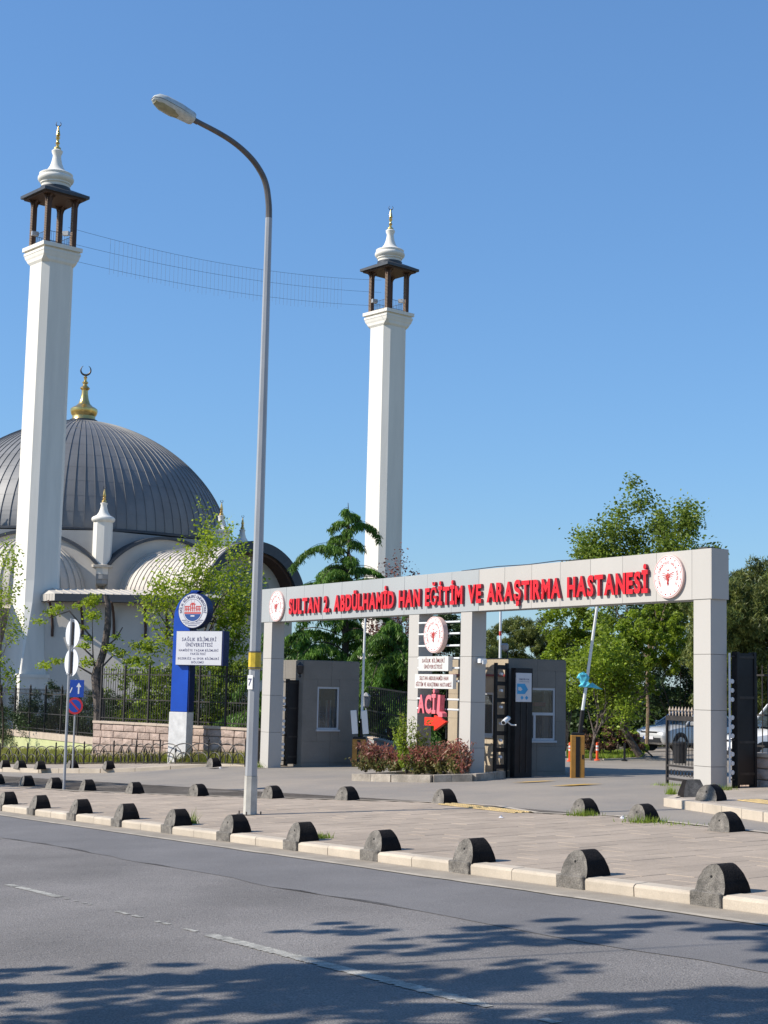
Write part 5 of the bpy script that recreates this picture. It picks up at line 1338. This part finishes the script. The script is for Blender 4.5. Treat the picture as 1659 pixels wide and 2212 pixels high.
# litter bin
p=AT(1469,1636,46); p.z=gz(*st(p)); t=thing('litter_bin','black litter bin standing behind the open iron gate leaf','bin',p); t.scale=(.72,.72,.72)
MB().lathe([(.26,0),(.30,.75),(.33,.76),(.33,.84),(.25,.88)],14).build('bin_body',m_plast,t,smooth=True); MB().lathe([(.31,.78),(.345,.80),(.31,.82)],14).build('bin_rim',m_iron,t)
# posts
for x,yt,yb,nm in ((1290,1604,1643,'orange flexible post standing alone at the edge of the driveway'),(1231,1604,1645,'orange flexible post half hidden by the barrier cabinet')):
    p=G(x,yb); h=(yb-yt)*p.y/3320; t=thing('flexible_post',nm,'post',p,0,'orange flexible posts')
    MB().lathe([(.10,0),(.10,.03),(.045,.05),(.04,h-.02),(.0,h)],10).build('post_body',m_orpost,t,smooth=True)
    for z in (.55,.72): MB().tube([(0,0,h*z),(0,0,h*z+.06)],.044,10).build('white_band',m_white,t)
p=G(1349,1644); t=thing('marker_post','short black metal post at the driveway verge','post',p)
MB().lathe([(.10,0),(.10,.03),(.035,.05),(.035,.55),(.0,.57)],8).build('post_body',m_blk,t)

# ================================================================== VEGETATION
def leaf_quads(C,size,rng,asp=.55,droop=0.,up=.3,norm=None):
    "one pointed leaf (two triangles wide diamond) per centre"
    n=len(C); d=rng.normal(size=(n,3)); d[:,2]=d[:,2]*.6+up-droop
    d/=np.linalg.norm(d,axis=1)[:,None]+1e-9
    r=rng.normal(size=(n,3)); s=np.cross(d,r); s/=np.linalg.norm(s,axis=1)[:,None]+1e-9
    L=(size*(rng.uniform(.6,1.3,size=n)))[:,None]
    a=C-d*L*.5; b=C+s*L*asp*.5-d*L*.05; c=C+d*L*.5; e=C-s*L*asp*.5-d*L*.05
    V=np.stack([a,b,c,e],1).reshape(-1,3); Fq=np.arange(4*n).reshape(n,4); return V,Fq
def grow(rng,p,d,L,r,lev,cfg,mb,tips):
    n=5; pts=[Vector(p)]; rs=[r]; dd=Vector(d).normalized()
    for i in range(n):
        dd=(dd+Vector(rng.normal(size=3))*cfg['wig']+Vector((0,0,cfg['up'][min(lev,len(cfg['up'])-1)]))).normalized()
        pts.append(pts[-1]+dd*(L/n)); rs.append(r*(1-(1-cfg['tap'])*(i+1)/n))
    mb.tube(pts,rs,7 if lev==0 else (5 if lev<2 else 3),cap=lev==0)
    if lev>=cfg['lev']:
        for k in range(1,n+1): tips.append((pts[k],dd))
        return
    nc=cfg['kids'][lev]
    for k in range(nc):
        u=rng.uniform(cfg['from'][lev],1.) if k<nc-1 else 1.
        i=min(n-1,int(u*n)); q=pts[i].lerp(pts[i+1],u*n-i) if u<1 else pts[-1]
        base=(pts[min(i+1,n)]-pts[i]).normalized(); ax=base.orthogonal().normalized(); ax.rotate(Matrix.Rotation(rng.uniform(0,2*PI),3,base))
        nd=base.copy(); nd.rotate(Matrix.Rotation(math.radians(cfg['ang'][lev])*rng.uniform(.6,1.25)*(.35 if u==1. else 1),3,ax))
        grow(rng,q,nd,L*cfg['len'][lev]*rng.uniform(.75,1.15),rs[i]*.62,lev+1,cfg,mb,tips)
def broadleaf(label,loc,H,seed,leafm,barkm,cfg=None,per=9,spread=.22,lsize=.13,lean=(0,0),name='tree',cat='tree',group=None,trunkL=.34,r0=None,sx=1.):
    c=dict(wig=.13,up=[.05,.05,.03,.02,.0],tap=.6,lev=4,kids=[5,4,3,3],len=[.75,.68,.62,.6],ang=[48,45,45,40])
    c['from']=[.45,.35,.3,.25,.2]
    if cfg: c.update(cfg)
    rng=np.random.default_rng(seed); t=thing(name,label,cat,loc,0,group); mb=MB(); tips=[]
    grow(rng,Vector((0,0,-.2)),Vector((lean[0],lean[1],1)),H*trunkL,r0 or H*.018,0,c,mb,tips)
    zmax=max(p.z for p,_ in tips); s=H/zmax
    mb.v=[(x*s*sx,y*s*sx,z*s) for x,y,z in mb.v]; mb.build('trunk',barkm,t,smooth=True)
    T=np.array([[p.x*s*sx,p.y*s*sx,p.z*s] for p,_ in tips]); C=np.repeat(T,per,0)+rng.normal(size=(len(T)*per,3))*spread
    V,Fq=leaf_quads(C,lsize,rng); npmesh('crown',V,Fq,[leafm],t); return t
def clumpy(label,loc,seed,leafm,blobs,n,size,barkm=None,name='shrub',cat='shrub',group=None,asp=None,up=.5,shell=.35,trunk=None,droop=0):
    "crown made of many ragged clumps. blobs: (x,y,z,rx,ry,rz)"
    rng=np.random.default_rng(seed); t=thing(name,label,cat,loc,0,group); Cs=[]
    vol=np.array([b[3]*b[4]*b[5] for b in blobs])**.7; vol/=vol.sum()
    for b,vv in zip(blobs,vol):
        m=max(20,int(n*vv)); sub=max(6,m//90)
        d=rng.normal(size=(sub,3)); d/=np.linalg.norm(d,axis=1)[:,None]; d*=(rng.uniform(shell,1.,size=(sub,1)))**.6
        cc=np.array(b[:3])+d*np.array(b[3:6]); k=rng.integers(0,sub,m)
        rr=min(b[3:6])*rng.uniform(.14,.34,size=(sub,1))
        q=rng.normal(size=(m,3)); q/=np.linalg.norm(q,axis=1)[:,None]; q*=rng.uniform(.2,1.,size=(m,1))**.5
        Cs.append(cc[k]+q*rr[k])
    C=np.concatenate(Cs)
    if asp is None: asp=.5
    if leafm in (l_pine,): asp=.16; C=np.repeat(C,3,0)+rng.normal(size=(len(C)*3,3))*.035
    if leafm is l_dark: asp=.3; C=np.repeat(C,2,0)+rng.normal(size=(len(C)*2,3))*.05; size*=.8
    V,Fq=leaf_quads(C,size,rng,asp,up=up,droop=droop)
    if barkm:
        mb=MB()
        if trunk:
            for pts,rr in trunk: mb.tube(pts,rr,7)
        for b in blobs[:8]: mb.tube([(0,0,0) if not trunk else trunk[0][0][-1],(b[0]*.6,b[1]*.6,b[2]*.7),(b[0],b[1],b[2])],[.03,.018,.008],4)
        mb.build('trunk',barkm,t,smooth=True)
    npmesh('crown' if cat=='tree' else 'foliage',V,Fq,[leafm],t); return t
def gp(x,y,depth,ground=True):
    p=AT(x,y,depth)
    if ground: p.z=gz(*st(p))
    return p
def hgt(x,y,depth): return AT(x,y,depth).z

# -- cedar behind the left booth
def cedar(label,loc,H,seed,spr=3.3):
    rng=np.random.default_rng(seed); t=thing('cedar_tree',label,'tree',loc); mb=MB()
    mb.tube([(0,0,-.2),(.05,0,H*.3),(0,.05,H*.6),(.08,0,H*.86),(.0,0,H)],[.20,.16,.11,.05,.012],8); Cs=[]; Ds=[]; k=0; z=H*.20
    while z<H*.985:
        f=(z/H); L=spr*(1-f)**.75*rng.uniform(.45,1.45)*(.55+.45*min(1,f/.3)) if rng.random()>.15 else spr*(1-f)**.6*1.35
        a=k*2.4+rng.uniform(-.4,.4); k+=1
        az=Vector((math.cos(a),math.sin(a),0)); pts=[]; nS=9; rise=rng.uniform(.25,.5)*L*.5
        for i in range(nS+1):
            u=i/nS; pts.append(Vector((0,0,z))+az*(L*u)+Vector((0,0,rise*math.sin(u*1.9)-L*.55*u**3)))
        mb.tube(pts,[.05*(1-f)*(1-i/nS*.85)+.006 for i in range(nS+1)],4,cap=False)
        sidev=az.cross(Vector((0,0,1)))
        nb=int(8+L*9)
        for j in range(nb):
            u=(j+.5)/nb; i=min(nS-1,int(u*nS)); q=pts[i].lerp(pts[i+1],u*nS-i)
            bl=L*.34*(1-u*.55)*rng.uniform(.5,1.1)+.08; sg=1 if j%2 else -1
            bd=(sidev*sg+az*.7).normalized()
            m=int(5+bl*18)
            for w_ in range(m):
                s=(w_+.5)/m; c=q+bd*(bl*s)+Vector((0,0,-.35*bl*s*s-.02)); 
                for _ in range(6): Cs.append((c.x+rng.normal()*.03,c.y+rng.normal()*.03,c.z-abs(rng.normal())*.08)); 
        z+=H*rng.uniform(.018,.036)*(1.1-.4*f)
    mb.build('trunk',m_bark,t,smooth=True)
    C=np.array(Cs); n=len(C); d=rng.normal(size=(n,3))*.45; d[:,2]=-1.0; d/=np.linalg.norm(d,axis=1)[:,None]
    r=rng.normal(size=(n,3)); s=np.cross(d,r); s/=np.linalg.norm(s,axis=1)[:,None]; L=rng.uniform(.10,.26,size=n)[:,None]; W=.017
    V=np.stack([C,C+d*L*.5+s*W,C+d*L,C+d*L*.5-s*W],1).reshape(-1,3)
    npmesh('crown',V,np.arange(4*n).reshape(n,4),[l_cedar],t); return t
D_=57.
p=gp(738,1640,D_); cedar('tall drooping cedar with ragged limbs behind the left guard booth',p,hgt(741,1086,D_)-p.z,11,4.1)
p=gp(842,1640,54.); cedar('shorter dark cedar between the left booth and the middle pillars',p,hgt(840,1330,54)-p.z,5,3.4)
p=gp(640,1640,56.); cedar('low spreading cedar behind the left gate pillar',p,hgt(640,1352,56)-p.z,23,3.6)
p=gp(968,1640,52.)
def zc_(y): return hgt(968,y,52.)-p.z
clumpy('dark evergreen filling the gap behind the sign rack between the middle pillars',p,91,l_dark,[((x-968)*52/3320,dy,zc_(y),.75,.6,.65) for x,y,dy in ((940,1360,0),(985,1355,.2),(960,1400,0),(935,1440,.1),(990,1435,0),(960,1480,.2),(935,1520,0),(990,1520,.1),(960,1560,0),(930,1590,.1),(990,1590,0),(1010,1390,.3))],16000,.16,m_bark,'tree','tree',shell=.1)
# -- reddish tree
p=gp(893,1600,78.); H=hgt(893,1192,78)-p.z
broadleaf('thin dark reddish leaved tree behind the gate beam beside the minaret',p,H,8,l_redd,m_bark2,dict(lev=4),per=5,lsize=.16,spread=.2,trunkL=.4,sx=.8)
# -- spring trees by the mosque
p=gp(410,1640,62.); H=hgt(440,1090,62)-p.z
broadleaf('loose yellow green spring tree behind the blue pylon',p,H,3,l_spring,m_bark2,dict(lev=4,kids=[6,4,3,3]),per=6,lsize=.16,spread=.19,trunkL=.36,sx=.44)
p=gp(478,1640,60.)
clumpy('dense yellow green tree between the pylon and the lamp post',p,31,l_spring,[(0.1,0,4.6,.8,.9,1.1),(.2,.2,3.5,.95,1.,.9),(-.6,0,4.0,.7,.8,.7),(.5,0,5.6,.5,.6,.5),(-.2,0,2.6,.9,1.,.9)],8500,.12,m_bark,'tree','tree')
# lopped tree
p=gp(212,1640,58.); k=58/3320.
t=thing('lopped_tree','leaning lopped tree with a thick bare sawn limb and sparse yellow leaves','tree',p)
def q_(x,y,dy=0): v=AT(x,y,58.)-p; return Vector((v.x,v.y+dy,v.z))
mb=MB(); mb.tube([q_(213,1640),q_(215,1530),q_(208,1462),q_(212,1440)],[.24,.22,.20,.17],8)
mb.tube([q_(212,1445),q_(226,1400),q_(233,1350),q_(234,1310),q_(229,1286)],[.15,.14,.13,.12,.10],8)
for l in ([(208,1460),(201,1420),(200,1380),(199,1320)],[(201,1420),(180,1400),(165,1395)],[(212,1450),(245,1415),(262,1420),(280,1435)],[(205,1460),(170,1440),(140,1425),(95,1435)],[(200,1380),(150,1320),(105,1335)],[(226,1400),(250,1380),(265,1355)]):
    mb.tube([q_(x,y) for x,y in l],[.05,.035,.022,.012][:len(l)],4)
mb.build('trunk',m_bark2,t,smooth=True)
rng=np.random.default_rng(9); C=[]
for x,y,r_,n in ((112,1322,12,90),(128,1312,9,70),(85,1342,10,40),(195,1300,14,200),(200,1330,16,150),(165,1310,8,30),(182,1355,8,30),(98,1438,12,80),(122,1428,9,60),(145,1424,7,40),(187,1432,14,110),(185,1395,10,70),(240,1400,12,90),(262,1412,12,80),(278,1430,9,60),(205,1290,10,70),(250,1375,9,30),(295,1395,14,60),(320,1400,16,160),(188,1378,9,40)):
    for _ in range(int(n*1.7)): v=q_(x+rng.normal()*r_*.55,y+rng.normal()*r_*.36,rng.normal()*.35); C.append(tuple(v))
V,Fq=leaf_quads(np.array(C),.125,rng); npmesh('crown',V,Fq,[l_spring],t)
# far left tree
p=gp(2,1640,64.); H=hgt(5,1170,64)-p.z
broadleaf('thin dark trunked tree with sparse yellow leaves at the left edge',p,H,17,l_spring,m_bark,dict(lev=4,kids=[6,3,3,2],up=[.02,.08,.05,.02,0]),per=6,lsize=.14,spread=.16,trunkL=.62,sx=.42)
# shrubs behind the left fences
for i,(x,yt,dep,w_,lm) in enumerate(((25,1500,67,1.3,l_dark),(60,1505,66,1.2,l_dark),(95,1478,65,1.3,l_dark),(135,1500,64,1.2,l_dark),(172,1488,63,1.3,l_dark),(205,1500,62,1.3,l_dark))):
    p=gp(x,1640,dep); h=hgt(x,yt,dep)-p.z
    clumpy(f'dark green conifer shrub, {["leftmost","second","third","fourth","fifth","rightmost"][i]} of the row behind the low left fence',p,40+i,lm,[(0,0,h*.45,w_,w_,h*.45),(0,0,h*.75,w_*.5,w_*.5,h*.28),(.5,0,h*.35,w_*.6,w_*.6,h*.3)],5000,.13,m_bark,'conifer_shrub','shrub','conifer shrubs behind the low left fence')
for i,(x,yt,dep,w_,lm) in enumerate(((262,1500,60,1.5,l_dark),(312,1395,61,1.6,l_mid),(352,1440,60,1.5,l_mid),(425,1440,59,1.5,l_green),(470,1470,58,1.5,l_dark),(520,1410,58,1.5,l_green))):
    p=gp(x,1640,dep); h=hgt(x,yt,dep)-p.z
    clumpy(f'{["low dark","tall bright green","bright green","mid green","low dark","tall mid green"][i]} bush behind the spear fence, {["leftmost","second","third","fourth","fifth","rightmost"][i]} from the left',p,60+i,lm,[(0,0,h*.5,w_,w_,h*.5),(.6,0,h*.3,w_,w_*.8,h*.3),(-.5,.2,h*.7,w_*.6,w_*.6,h*.25)],6000,.14,m_bark,'bush','bush','bushes behind the spear topped fence')
# dark backing growth far behind the left fence and mosque foot
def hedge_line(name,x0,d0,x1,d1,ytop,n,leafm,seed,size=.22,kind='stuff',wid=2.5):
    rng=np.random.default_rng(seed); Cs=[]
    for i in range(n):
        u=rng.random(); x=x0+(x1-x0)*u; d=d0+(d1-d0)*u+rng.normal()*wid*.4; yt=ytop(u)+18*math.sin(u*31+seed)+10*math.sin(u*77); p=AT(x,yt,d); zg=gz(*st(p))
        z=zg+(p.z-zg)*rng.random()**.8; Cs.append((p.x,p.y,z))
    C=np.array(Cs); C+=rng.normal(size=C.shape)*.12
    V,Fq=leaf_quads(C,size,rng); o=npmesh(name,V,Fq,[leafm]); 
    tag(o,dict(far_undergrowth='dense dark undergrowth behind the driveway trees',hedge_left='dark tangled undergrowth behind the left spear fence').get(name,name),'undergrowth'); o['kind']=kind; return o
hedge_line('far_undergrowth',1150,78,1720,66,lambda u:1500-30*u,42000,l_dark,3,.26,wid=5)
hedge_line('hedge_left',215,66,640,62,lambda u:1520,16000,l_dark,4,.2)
# -- umbrella pine seen above the right booth
p=gp(1125,1640,95.); 
clumpy('round crowned dark pine beyond the right guard booth',p,71,l_pine,[(x,y,z,1.7,1.7,1.0) for x,y,z in ((-1.6,0,6.0),(-.4,.4,6.6),(.8,-.2,6.8),(1.8,.2,6.1),(-2.0,.3,5.2),(2.4,0,5.4),(0,0,5.6),(-1,0,4.6),(1.2,0,4.8))],26000,.20,m_bark,'pine_tree','tree',trunk=[([(0,0,-1),(0,0,2.5),(.1,0,4.5)],[.25,.22,.15])],shell=.5,up=.9)
p=gp(1052,1640,90.)
clumpy('small pine at the left of the round pine beyond the booth',p,72,l_pine,[(0,0,5.0,1.2,1.2,1.0),(.6,0,4.2,1.2,1.2,1.0),(-.6,0,4.0,1.,1.,.9)],6000,.2,m_bark,'pine_tree','tree',up=.9)
# -- driveway trees
p=gp(1276,1636,50.5); H=hgt(1270,1322,50.5)-p.z
broadleaf('slender trunked yellow green tree behind the raised boom',p,H,21,l_mid,m_bark2,dict(lev=4,kids=[7,4,3,2],up=[.0,.10,.06,.03,0]),per=9,lsize=.13,spread=.26,trunkL=.55,r0=.10,sx=.85)
p=gp(1396,1640,57.); H=hgt(1400,1030,57)-p.z
broadleaf('tall open crowned tree rising above the gate beam',p,H,30,l_green,m_barkL,dict(lev=5,kids=[4,4,3,3,2],len=[.62,.66,.64,.62,.6],ang=[40,42,45,42,40],up=[.0,.07,.05,.04,.02,0],wig=.10),per=22,lsize=.14,spread=.22,trunkL=.42,r0=.12,lean=(-.08,0),sx=.68)
p=gp(1395,1640,54.)
kk=54/3320.
def zz_(y): return hgt(1395,y,54)-p.z
clumpy('dense yellow green tree crown under the gate beam',p,33,l_mid,[((x-1395)*kk,dy,zz_(y),rx,1.0,rz) for x,y,dy,rx,rz in ((1330,1375,.4,.9,.7),(1380,1350,0,.9,.7),(1430,1345,.6,.9,.8),(1345,1430,0,1.0,.7),(1400,1410,-.4,1.1,.7),(1445,1430,.2,.7,.6),(1320,1480,.3,.8,.5),(1370,1480,-.3,.9,.5),(1310,1420,0,.8,.6),(1462,1390,.5,.6,.6),(1360,1390,.7,1.0,.7))],19000,.125,m_bark2,'tree','tree',shell=.35,trunk=[([(-.9,.9,-.3),(-.7,.8,1.2),(-.3,.3,2.1)],[.05,.045,.04])])
p=gp(1222,1640,60.)
clumpy('yellow green sunlit tree at the right edge of the right booth',p,34,l_mid,[(0,0,5.0,1.1,1.,1.0),(.3,0,3.8,1.3,1.,1.0),(-.1,0,2.6,1.2,1.,1.),(.8,0,4.9,.9,.9,.8)],14000,.14,m_bark2,'tree','tree')
# bent trunk
p=gp(1352,1636,52.); t=thing('bent_tree_trunk','dark bent bare trunk leaning over the driveway verge','tree trunk',p)
def q2(x,y): v=AT(x,y,52.)-p; return Vector(v)
MB().tube([q2(1382,1632),q2(1362,1600),q2(1350,1578),q2(1358,1545),q2(1378,1515),q2(1393,1495)],[.13,.12,.11,.09,.08,.06],8).tube([q2(1393,1495),q2(1398,1480),q2(1388,1472),q2(1382,1470)],[.05,.03,.02,.01],4).tube([q2(1396,1486),q2(1403,1505),q2(1401,1515)],[.03,.02,.008],4).build('trunk',m_bark2,t,smooth=True)
# dark pines behind driveway and at right
p=gp(1470,1640,66.)
clumpy('dark pine filling the space behind the tall open crowned tree',p,35,l_dark,[(x,y,z,1.9,1.6,1.3) for x,y,z in ((-3.2,0,2.8),(-1.4,0,4.0),(.6,0,5.2),(1.6,0,3.6),(0,0,6.4),(-2.4,0,4.6),(1.4,0,6.6),(-4.4,0,2.6),(-1.2,0,5.8),(.4,0,2.6))],30000,.2,m_bark,'pine_tree','tree',shell=.2)
p=gp(1630,1640,46.)
clumpy('dark green pine to the right of the gate with sunlit tips',p,36,l_pine,[(x,y,z,1.3,1.3,.95) for x,y,z in ((-.5,0,4.5),(.6,0,4.8),(1.7,.3,4.9),(-1.0,0,4.2),(.2,0,4.3),(1.4,0,4.4),(-.8,0,3.2),(.6,0,3.2),(1.9,0,3.3),(-.6,.2,2.2),(.8,0,2.2),(2.2,0,2.2),(2.8,0,4.2))],48000,.16,m_bark,'pine_tree','tree',shell=.3,up=1.1)
p=gp(1690,1640,52.)
clumpy('taller dark pine at the right edge of the view',p,37,l_pine,[(x,y,z,1.6,1.4,1.2) for x,y,z in ((0,0,5.7),(-1.2,0,5.3),(1.2,0,5.4),(-.4,0,5.0),(1.2,0,4.8),(0,0,3.6),(-1.6,0,4.6),(-1.4,0,3.2))],26000,.18,m_bark,'pine_tree','tree',shell=.3,up=1.1)
p=gp(1310,1636,52.5)
clumpy('dry brown bush at the foot of the driveway trees',p,38,l_dry,[(-.3,0,.5,.7,.6,.5),(.5,.1,.55,.8,.6,.45)],5000,.12,m_bark2,'dry_bush','bush')
p=gp(1410,1640,53.)
clumpy('leafy green undergrowth bush left of the silver car',p,39,l_mid,[(-.6,.5,.5,.5,.5,.5)],1500,.12,m_bark2,'bush','bush')
# -- planter plants
def shrub_pl(label,x,y,yt,w_,lm,seed,n=1300,size=.10):
    d=ray(x,1660); O=Vector((0,0,CAMH)); bb=20.78 if len(label)%2 else 20.95
    p=O+d*((bb-O.dot(YL))/d.dot(YL)); p.z=gz(*st(p))+.07; h=(y+6-yt)/3320*p.y
    rng=np.random.default_rng(seed); t=thing('photinia_shrub' if 'photinia' in label else 'bush',label,'shrub',p,0,'planter shrubs'); mb=MB(); C=[]
    for _ in range(20):
        a=rng.uniform(0,2*PI); r=rng.random()**.5*w_; L=h*rng.uniform(.4,1.08)
        tip=Vector((math.cos(a)*r*1.15,math.sin(a)*r*.6,L)); mid=tip*.5; mid.z*=1.1; mb.tube([(0,0,0),mid,tip],[.012,.008,.004],3,cap=False)
        for k in range(int(n/20)): 
            u=rng.uniform(.12,1)**.8; q=(mid*(2*u) if u<.5 else mid.lerp(tip,(u-.5)*2)); C.append((q.x+rng.normal()*.055,q.y+rng.normal()*.055,q.z+rng.normal()*.03))
    mb.build('stems',m_bark2,t); C=np.array(C); C[:,2]=np.maximum(C[:,2],.02)
    V,Fq=leaf_quads(C,size,rng,.4,up=.8); Fq=Fq; mi=np.zeros(len(Fq),int)
    if lm is None:
        mi=((C[:,2]/h+rng.normal(size=len(C))*.15)<.55).astype(int); npmesh('foliage',V,Fq,[l_photin,l_photg],t,mi=mi)
    else: npmesh('foliage',V,Fq,[lm],t)
    return t
for i,(x,y,yt,w_) in enumerate(((790,1664,1606,.42),(822,1665,1612,.38),(852,1666,1622,.38),(905,1667,1612,.42),(935,1667,1615,.42),(958,1666,1606,.40),(984,1665,1600,.34))):
    shrub_pl(f'red tipped photinia shrub, {ordn[i].replace("nearest","first")} from the left in the kerbed planter',x,y,yt,w_,None,80+i)
shrub_pl('tall upright yellow green bush in front of the second gate pillar',878,1664,1546,.34,l_mid,90,1500,.09)
shrub_pl('dark green slim bush right of the upright bush in the planter',903,1664,1562,.30,l_green,91,900,.09)
shrub_pl('tall sparse photinia shrub against the third gate pillar',1003,1664,1598,.22,l_photin,92,260)
# -- grass
def grass(name,label,areas,n,h,lm,seed,w_=.012,z=0.02,sx=.5):
    rng=np.random.default_rng(seed); B=[]; Hh=[]
    for poly,fr_ in areas:
        A=[p[0] for p in poly]; Bb=[p[1] for p in poly]; c=0; k=int(n*fr_)
        while c<k:
            a=rng.uniform(min(A),max(A)); b=rng.uniform(min(Bb),max(Bb))
            if inside(poly,a,b): B.append(tuple(ST(a,b,z))); c+=1
    B=np.array(B); m=len(B); L=(h*rng.uniform(.4,1.3,size=m))[:,None]
    d=rng.normal(size=(m,3))*.28; d[:,2]=1; d/=np.linalg.norm(d,axis=1)[:,None]
    a=rng.uniform(0,2*PI,size=m); s=np.stack([np.cos(a),np.sin(a),0*a],1)*w_
    tip=B+d*L+rng.normal(size=(m,3))*.03
    V=np.stack([B-s,B+s,tip],1).reshape(-1,3); o=npmesh(name,V,np.arange(3*m).reshape(m,3),[lm]); tag(o,label,'grass'); o['kind']='stuff'; return o
vp=[(a,b+.12) for a,b in hf]+[st(Vector((A1.x,A1.y,0))),st(Vector((A0.x,A0.y,0))),st(Vector((B1.x,B1.y,0))),st(Vector((B0.x,B0.y,0)))]
grass('dry_grass','dry yellow grass on the verge behind the hoop fence',[(vp,1)],20000,.34,l_grass,1,.016)
grass('verge_weeds','green weeds among the dry grass of the verge',[(vp,1)],7000,.26,l_gras2,2,.022)
dv=[st(G(x,y)) for x,y in ((1225,1640),(1300,1641),(1385,1637),(1392,1630),(1392,1626),(1225,1628))]
grass('driveway_grass','bright green grass strip beyond the driveway',[(dv,1)],9000,.13,l_gras2,3,.02)
sheet('driveway_verge',[(a,b) for a,b in dv],.0,m_pave,0)
mb=MB(); kd=bpy.data.objects.new('driveway_kerb',None); COL.objects.link(kd); kd['kind']='structure'
kerb_line(dv[:3][::-1],kd,m_kerb,.9,.15,.03)
# tufts at bollards and kerbs
def tuft(label,a,b,n,h,r_,seed,lm=None,flower=False):
    rng=np.random.default_rng(seed); p=ST(a,b,0); t=thing('weed_tuft',label,'weed',p,0,'weeds in the paving')
    B=np.stack([rng.normal(size=n)*r_,rng.normal(size=n)*r_*.6,np.zeros(n)],1); d=rng.normal(size=(n,3))*.4; d[:,2]=1; d/=np.linalg.norm(d,axis=1)[:,None]
    L=(h*rng.uniform(.3,1.1,size=n))[:,None]; aa=rng.uniform(0,2*PI,size=n); s=np.stack([np.cos(aa),np.sin(aa),0*aa],1)*.007
    V=np.stack([B-s,B+s,B+d*L],1).reshape(-1,3); npmesh('blades',V,np.arange(3*n).reshape(n,3),[lm or l_gras2],t,kind='stuff'); return t
tl=[('green weed tuft behind the bollard left of the lamp post foot',-21.45,9.95,60,.24,.04),('weed tuft spreading right of the bollard past the lamp post',-17.62,9.98,160,.10,.09),
    ('weeds around the third bollard from the right on the island far edge',-18.35,14.95,200,.12,.13),('weeds around the second bollard from the right on the island far edge',-16.6,14.62,220,.13,.14),
    ('thin weeds at the island edge between two bollards',-15.9,14.65,70,.07,.25),('yellow green weed at the corner of the gate pavement',*st(G(1452,1716)),110,.20,.06),
    ('dry grass tuft at the foot of the right gate pillar',-21.9,21.15,160,.14,.16),('grass tuft at the foot of the right stone wall',-20.6,22.15,220,.26,.2),('grass by the foot of the open iron gate leaf',*st(G(1440,1697)),120,.10,.18)]
for i,(lb,a,b,n,h,r_) in enumerate(tl): tuft(lb,a,b,n,h,r_,i+5,l_gras2 if i!=7 else l_grass)
tuft('grass growing at the left end of the right booth wall',*st(G(1068,1655)),300,.25,.3,44,l_gras2)
tuft('weed at the foot of the left gate pillar',*st(G(553,1658)),160,.22,.12,45,l_gras2)
# -- street trees beside the camera whose shade falls on the road
def street_tree(label,loc,H,seed,R,hc,n,lm=l_green,voids=.5):
    rng=np.random.default_rng(seed); bl=[]
    for k in range(34):
        a=rng.uniform(0,2*PI); r=R*rng.random()**.5; bl.append((r*math.cos(a),r*math.sin(a),hc+rng.uniform(-.35,.35)*R*.8,rng.uniform(.35,.8),rng.uniform(.35,.8),rng.uniform(.18,.4)))
    return clumpy(label,loc,seed,lm,bl,n,.16,m_bark,'street_tree','tree','street trees beside the road',trunk=[([(0,0,-.3),(.05,0,hc*.4),(0,.1,hc*.75)],[.18,.15,.1])],shell=.1)
def off(x,y,h): 
    g=G(x,y,-.12); k=h/SUN.z; return Vector((g.x+SUN.x*k,g.y+SUN.y*k,0))
for i,(x,y,h,R,n,H) in enumerate(((1380,2075,6.2,2.5,30000,8),(330,2190,5.4,1.7,6000,7),(1120,2330,5.8,2.9,28000,8))):
    q=off(x,y,h); q.z=gz(*st(q)); street_tree(f'{["leafy","smaller","broad"][i]} street tree beside the road whose shade falls on the asphalt',q,H,100+i,R,h-.2,n)
q=off(150,1704,4.6); q.z=gz(*st(q)); street_tree('street tree at the left whose shade stripes the side road',q,7,110,2.0,4.6,9000)

# -- litter
for i,(x,y,lb,dz) in enumerate(((1346,1768,'white crumpled paper on the paved island beside the weedy bollard',0),(1083,1767,'tiny white paper scrap in the middle of the paved island',0),(358,1680,'pale plastic scrap lying on the side road behind the bollard row',-.12),(476,1660,'white scrap at the pavement edge near the left gate pillar',.0),(512,1641,'white paper ball at the foot of the hoop fence end',.0))):
    p=G(x,y,dz); t=thing('litter',lb,'litter',p,i*1.1); r=random.Random(i+60); vs=[(math.cos(k*PI/3)*.05*r.uniform(.6,1.3),math.sin(k*PI/3)*.05*r.uniform(.6,1.3),r.uniform(0,.01)) for k in range(6)]+[(0.01,0,.045),(-.02,.01,.03)]
    MB().add(vs,[(k,(k+1)%6,6 if k<3 else 7) for k in range(6)]+[(0,6,7),(3,7,6)]).build('scrap',m_board,t)
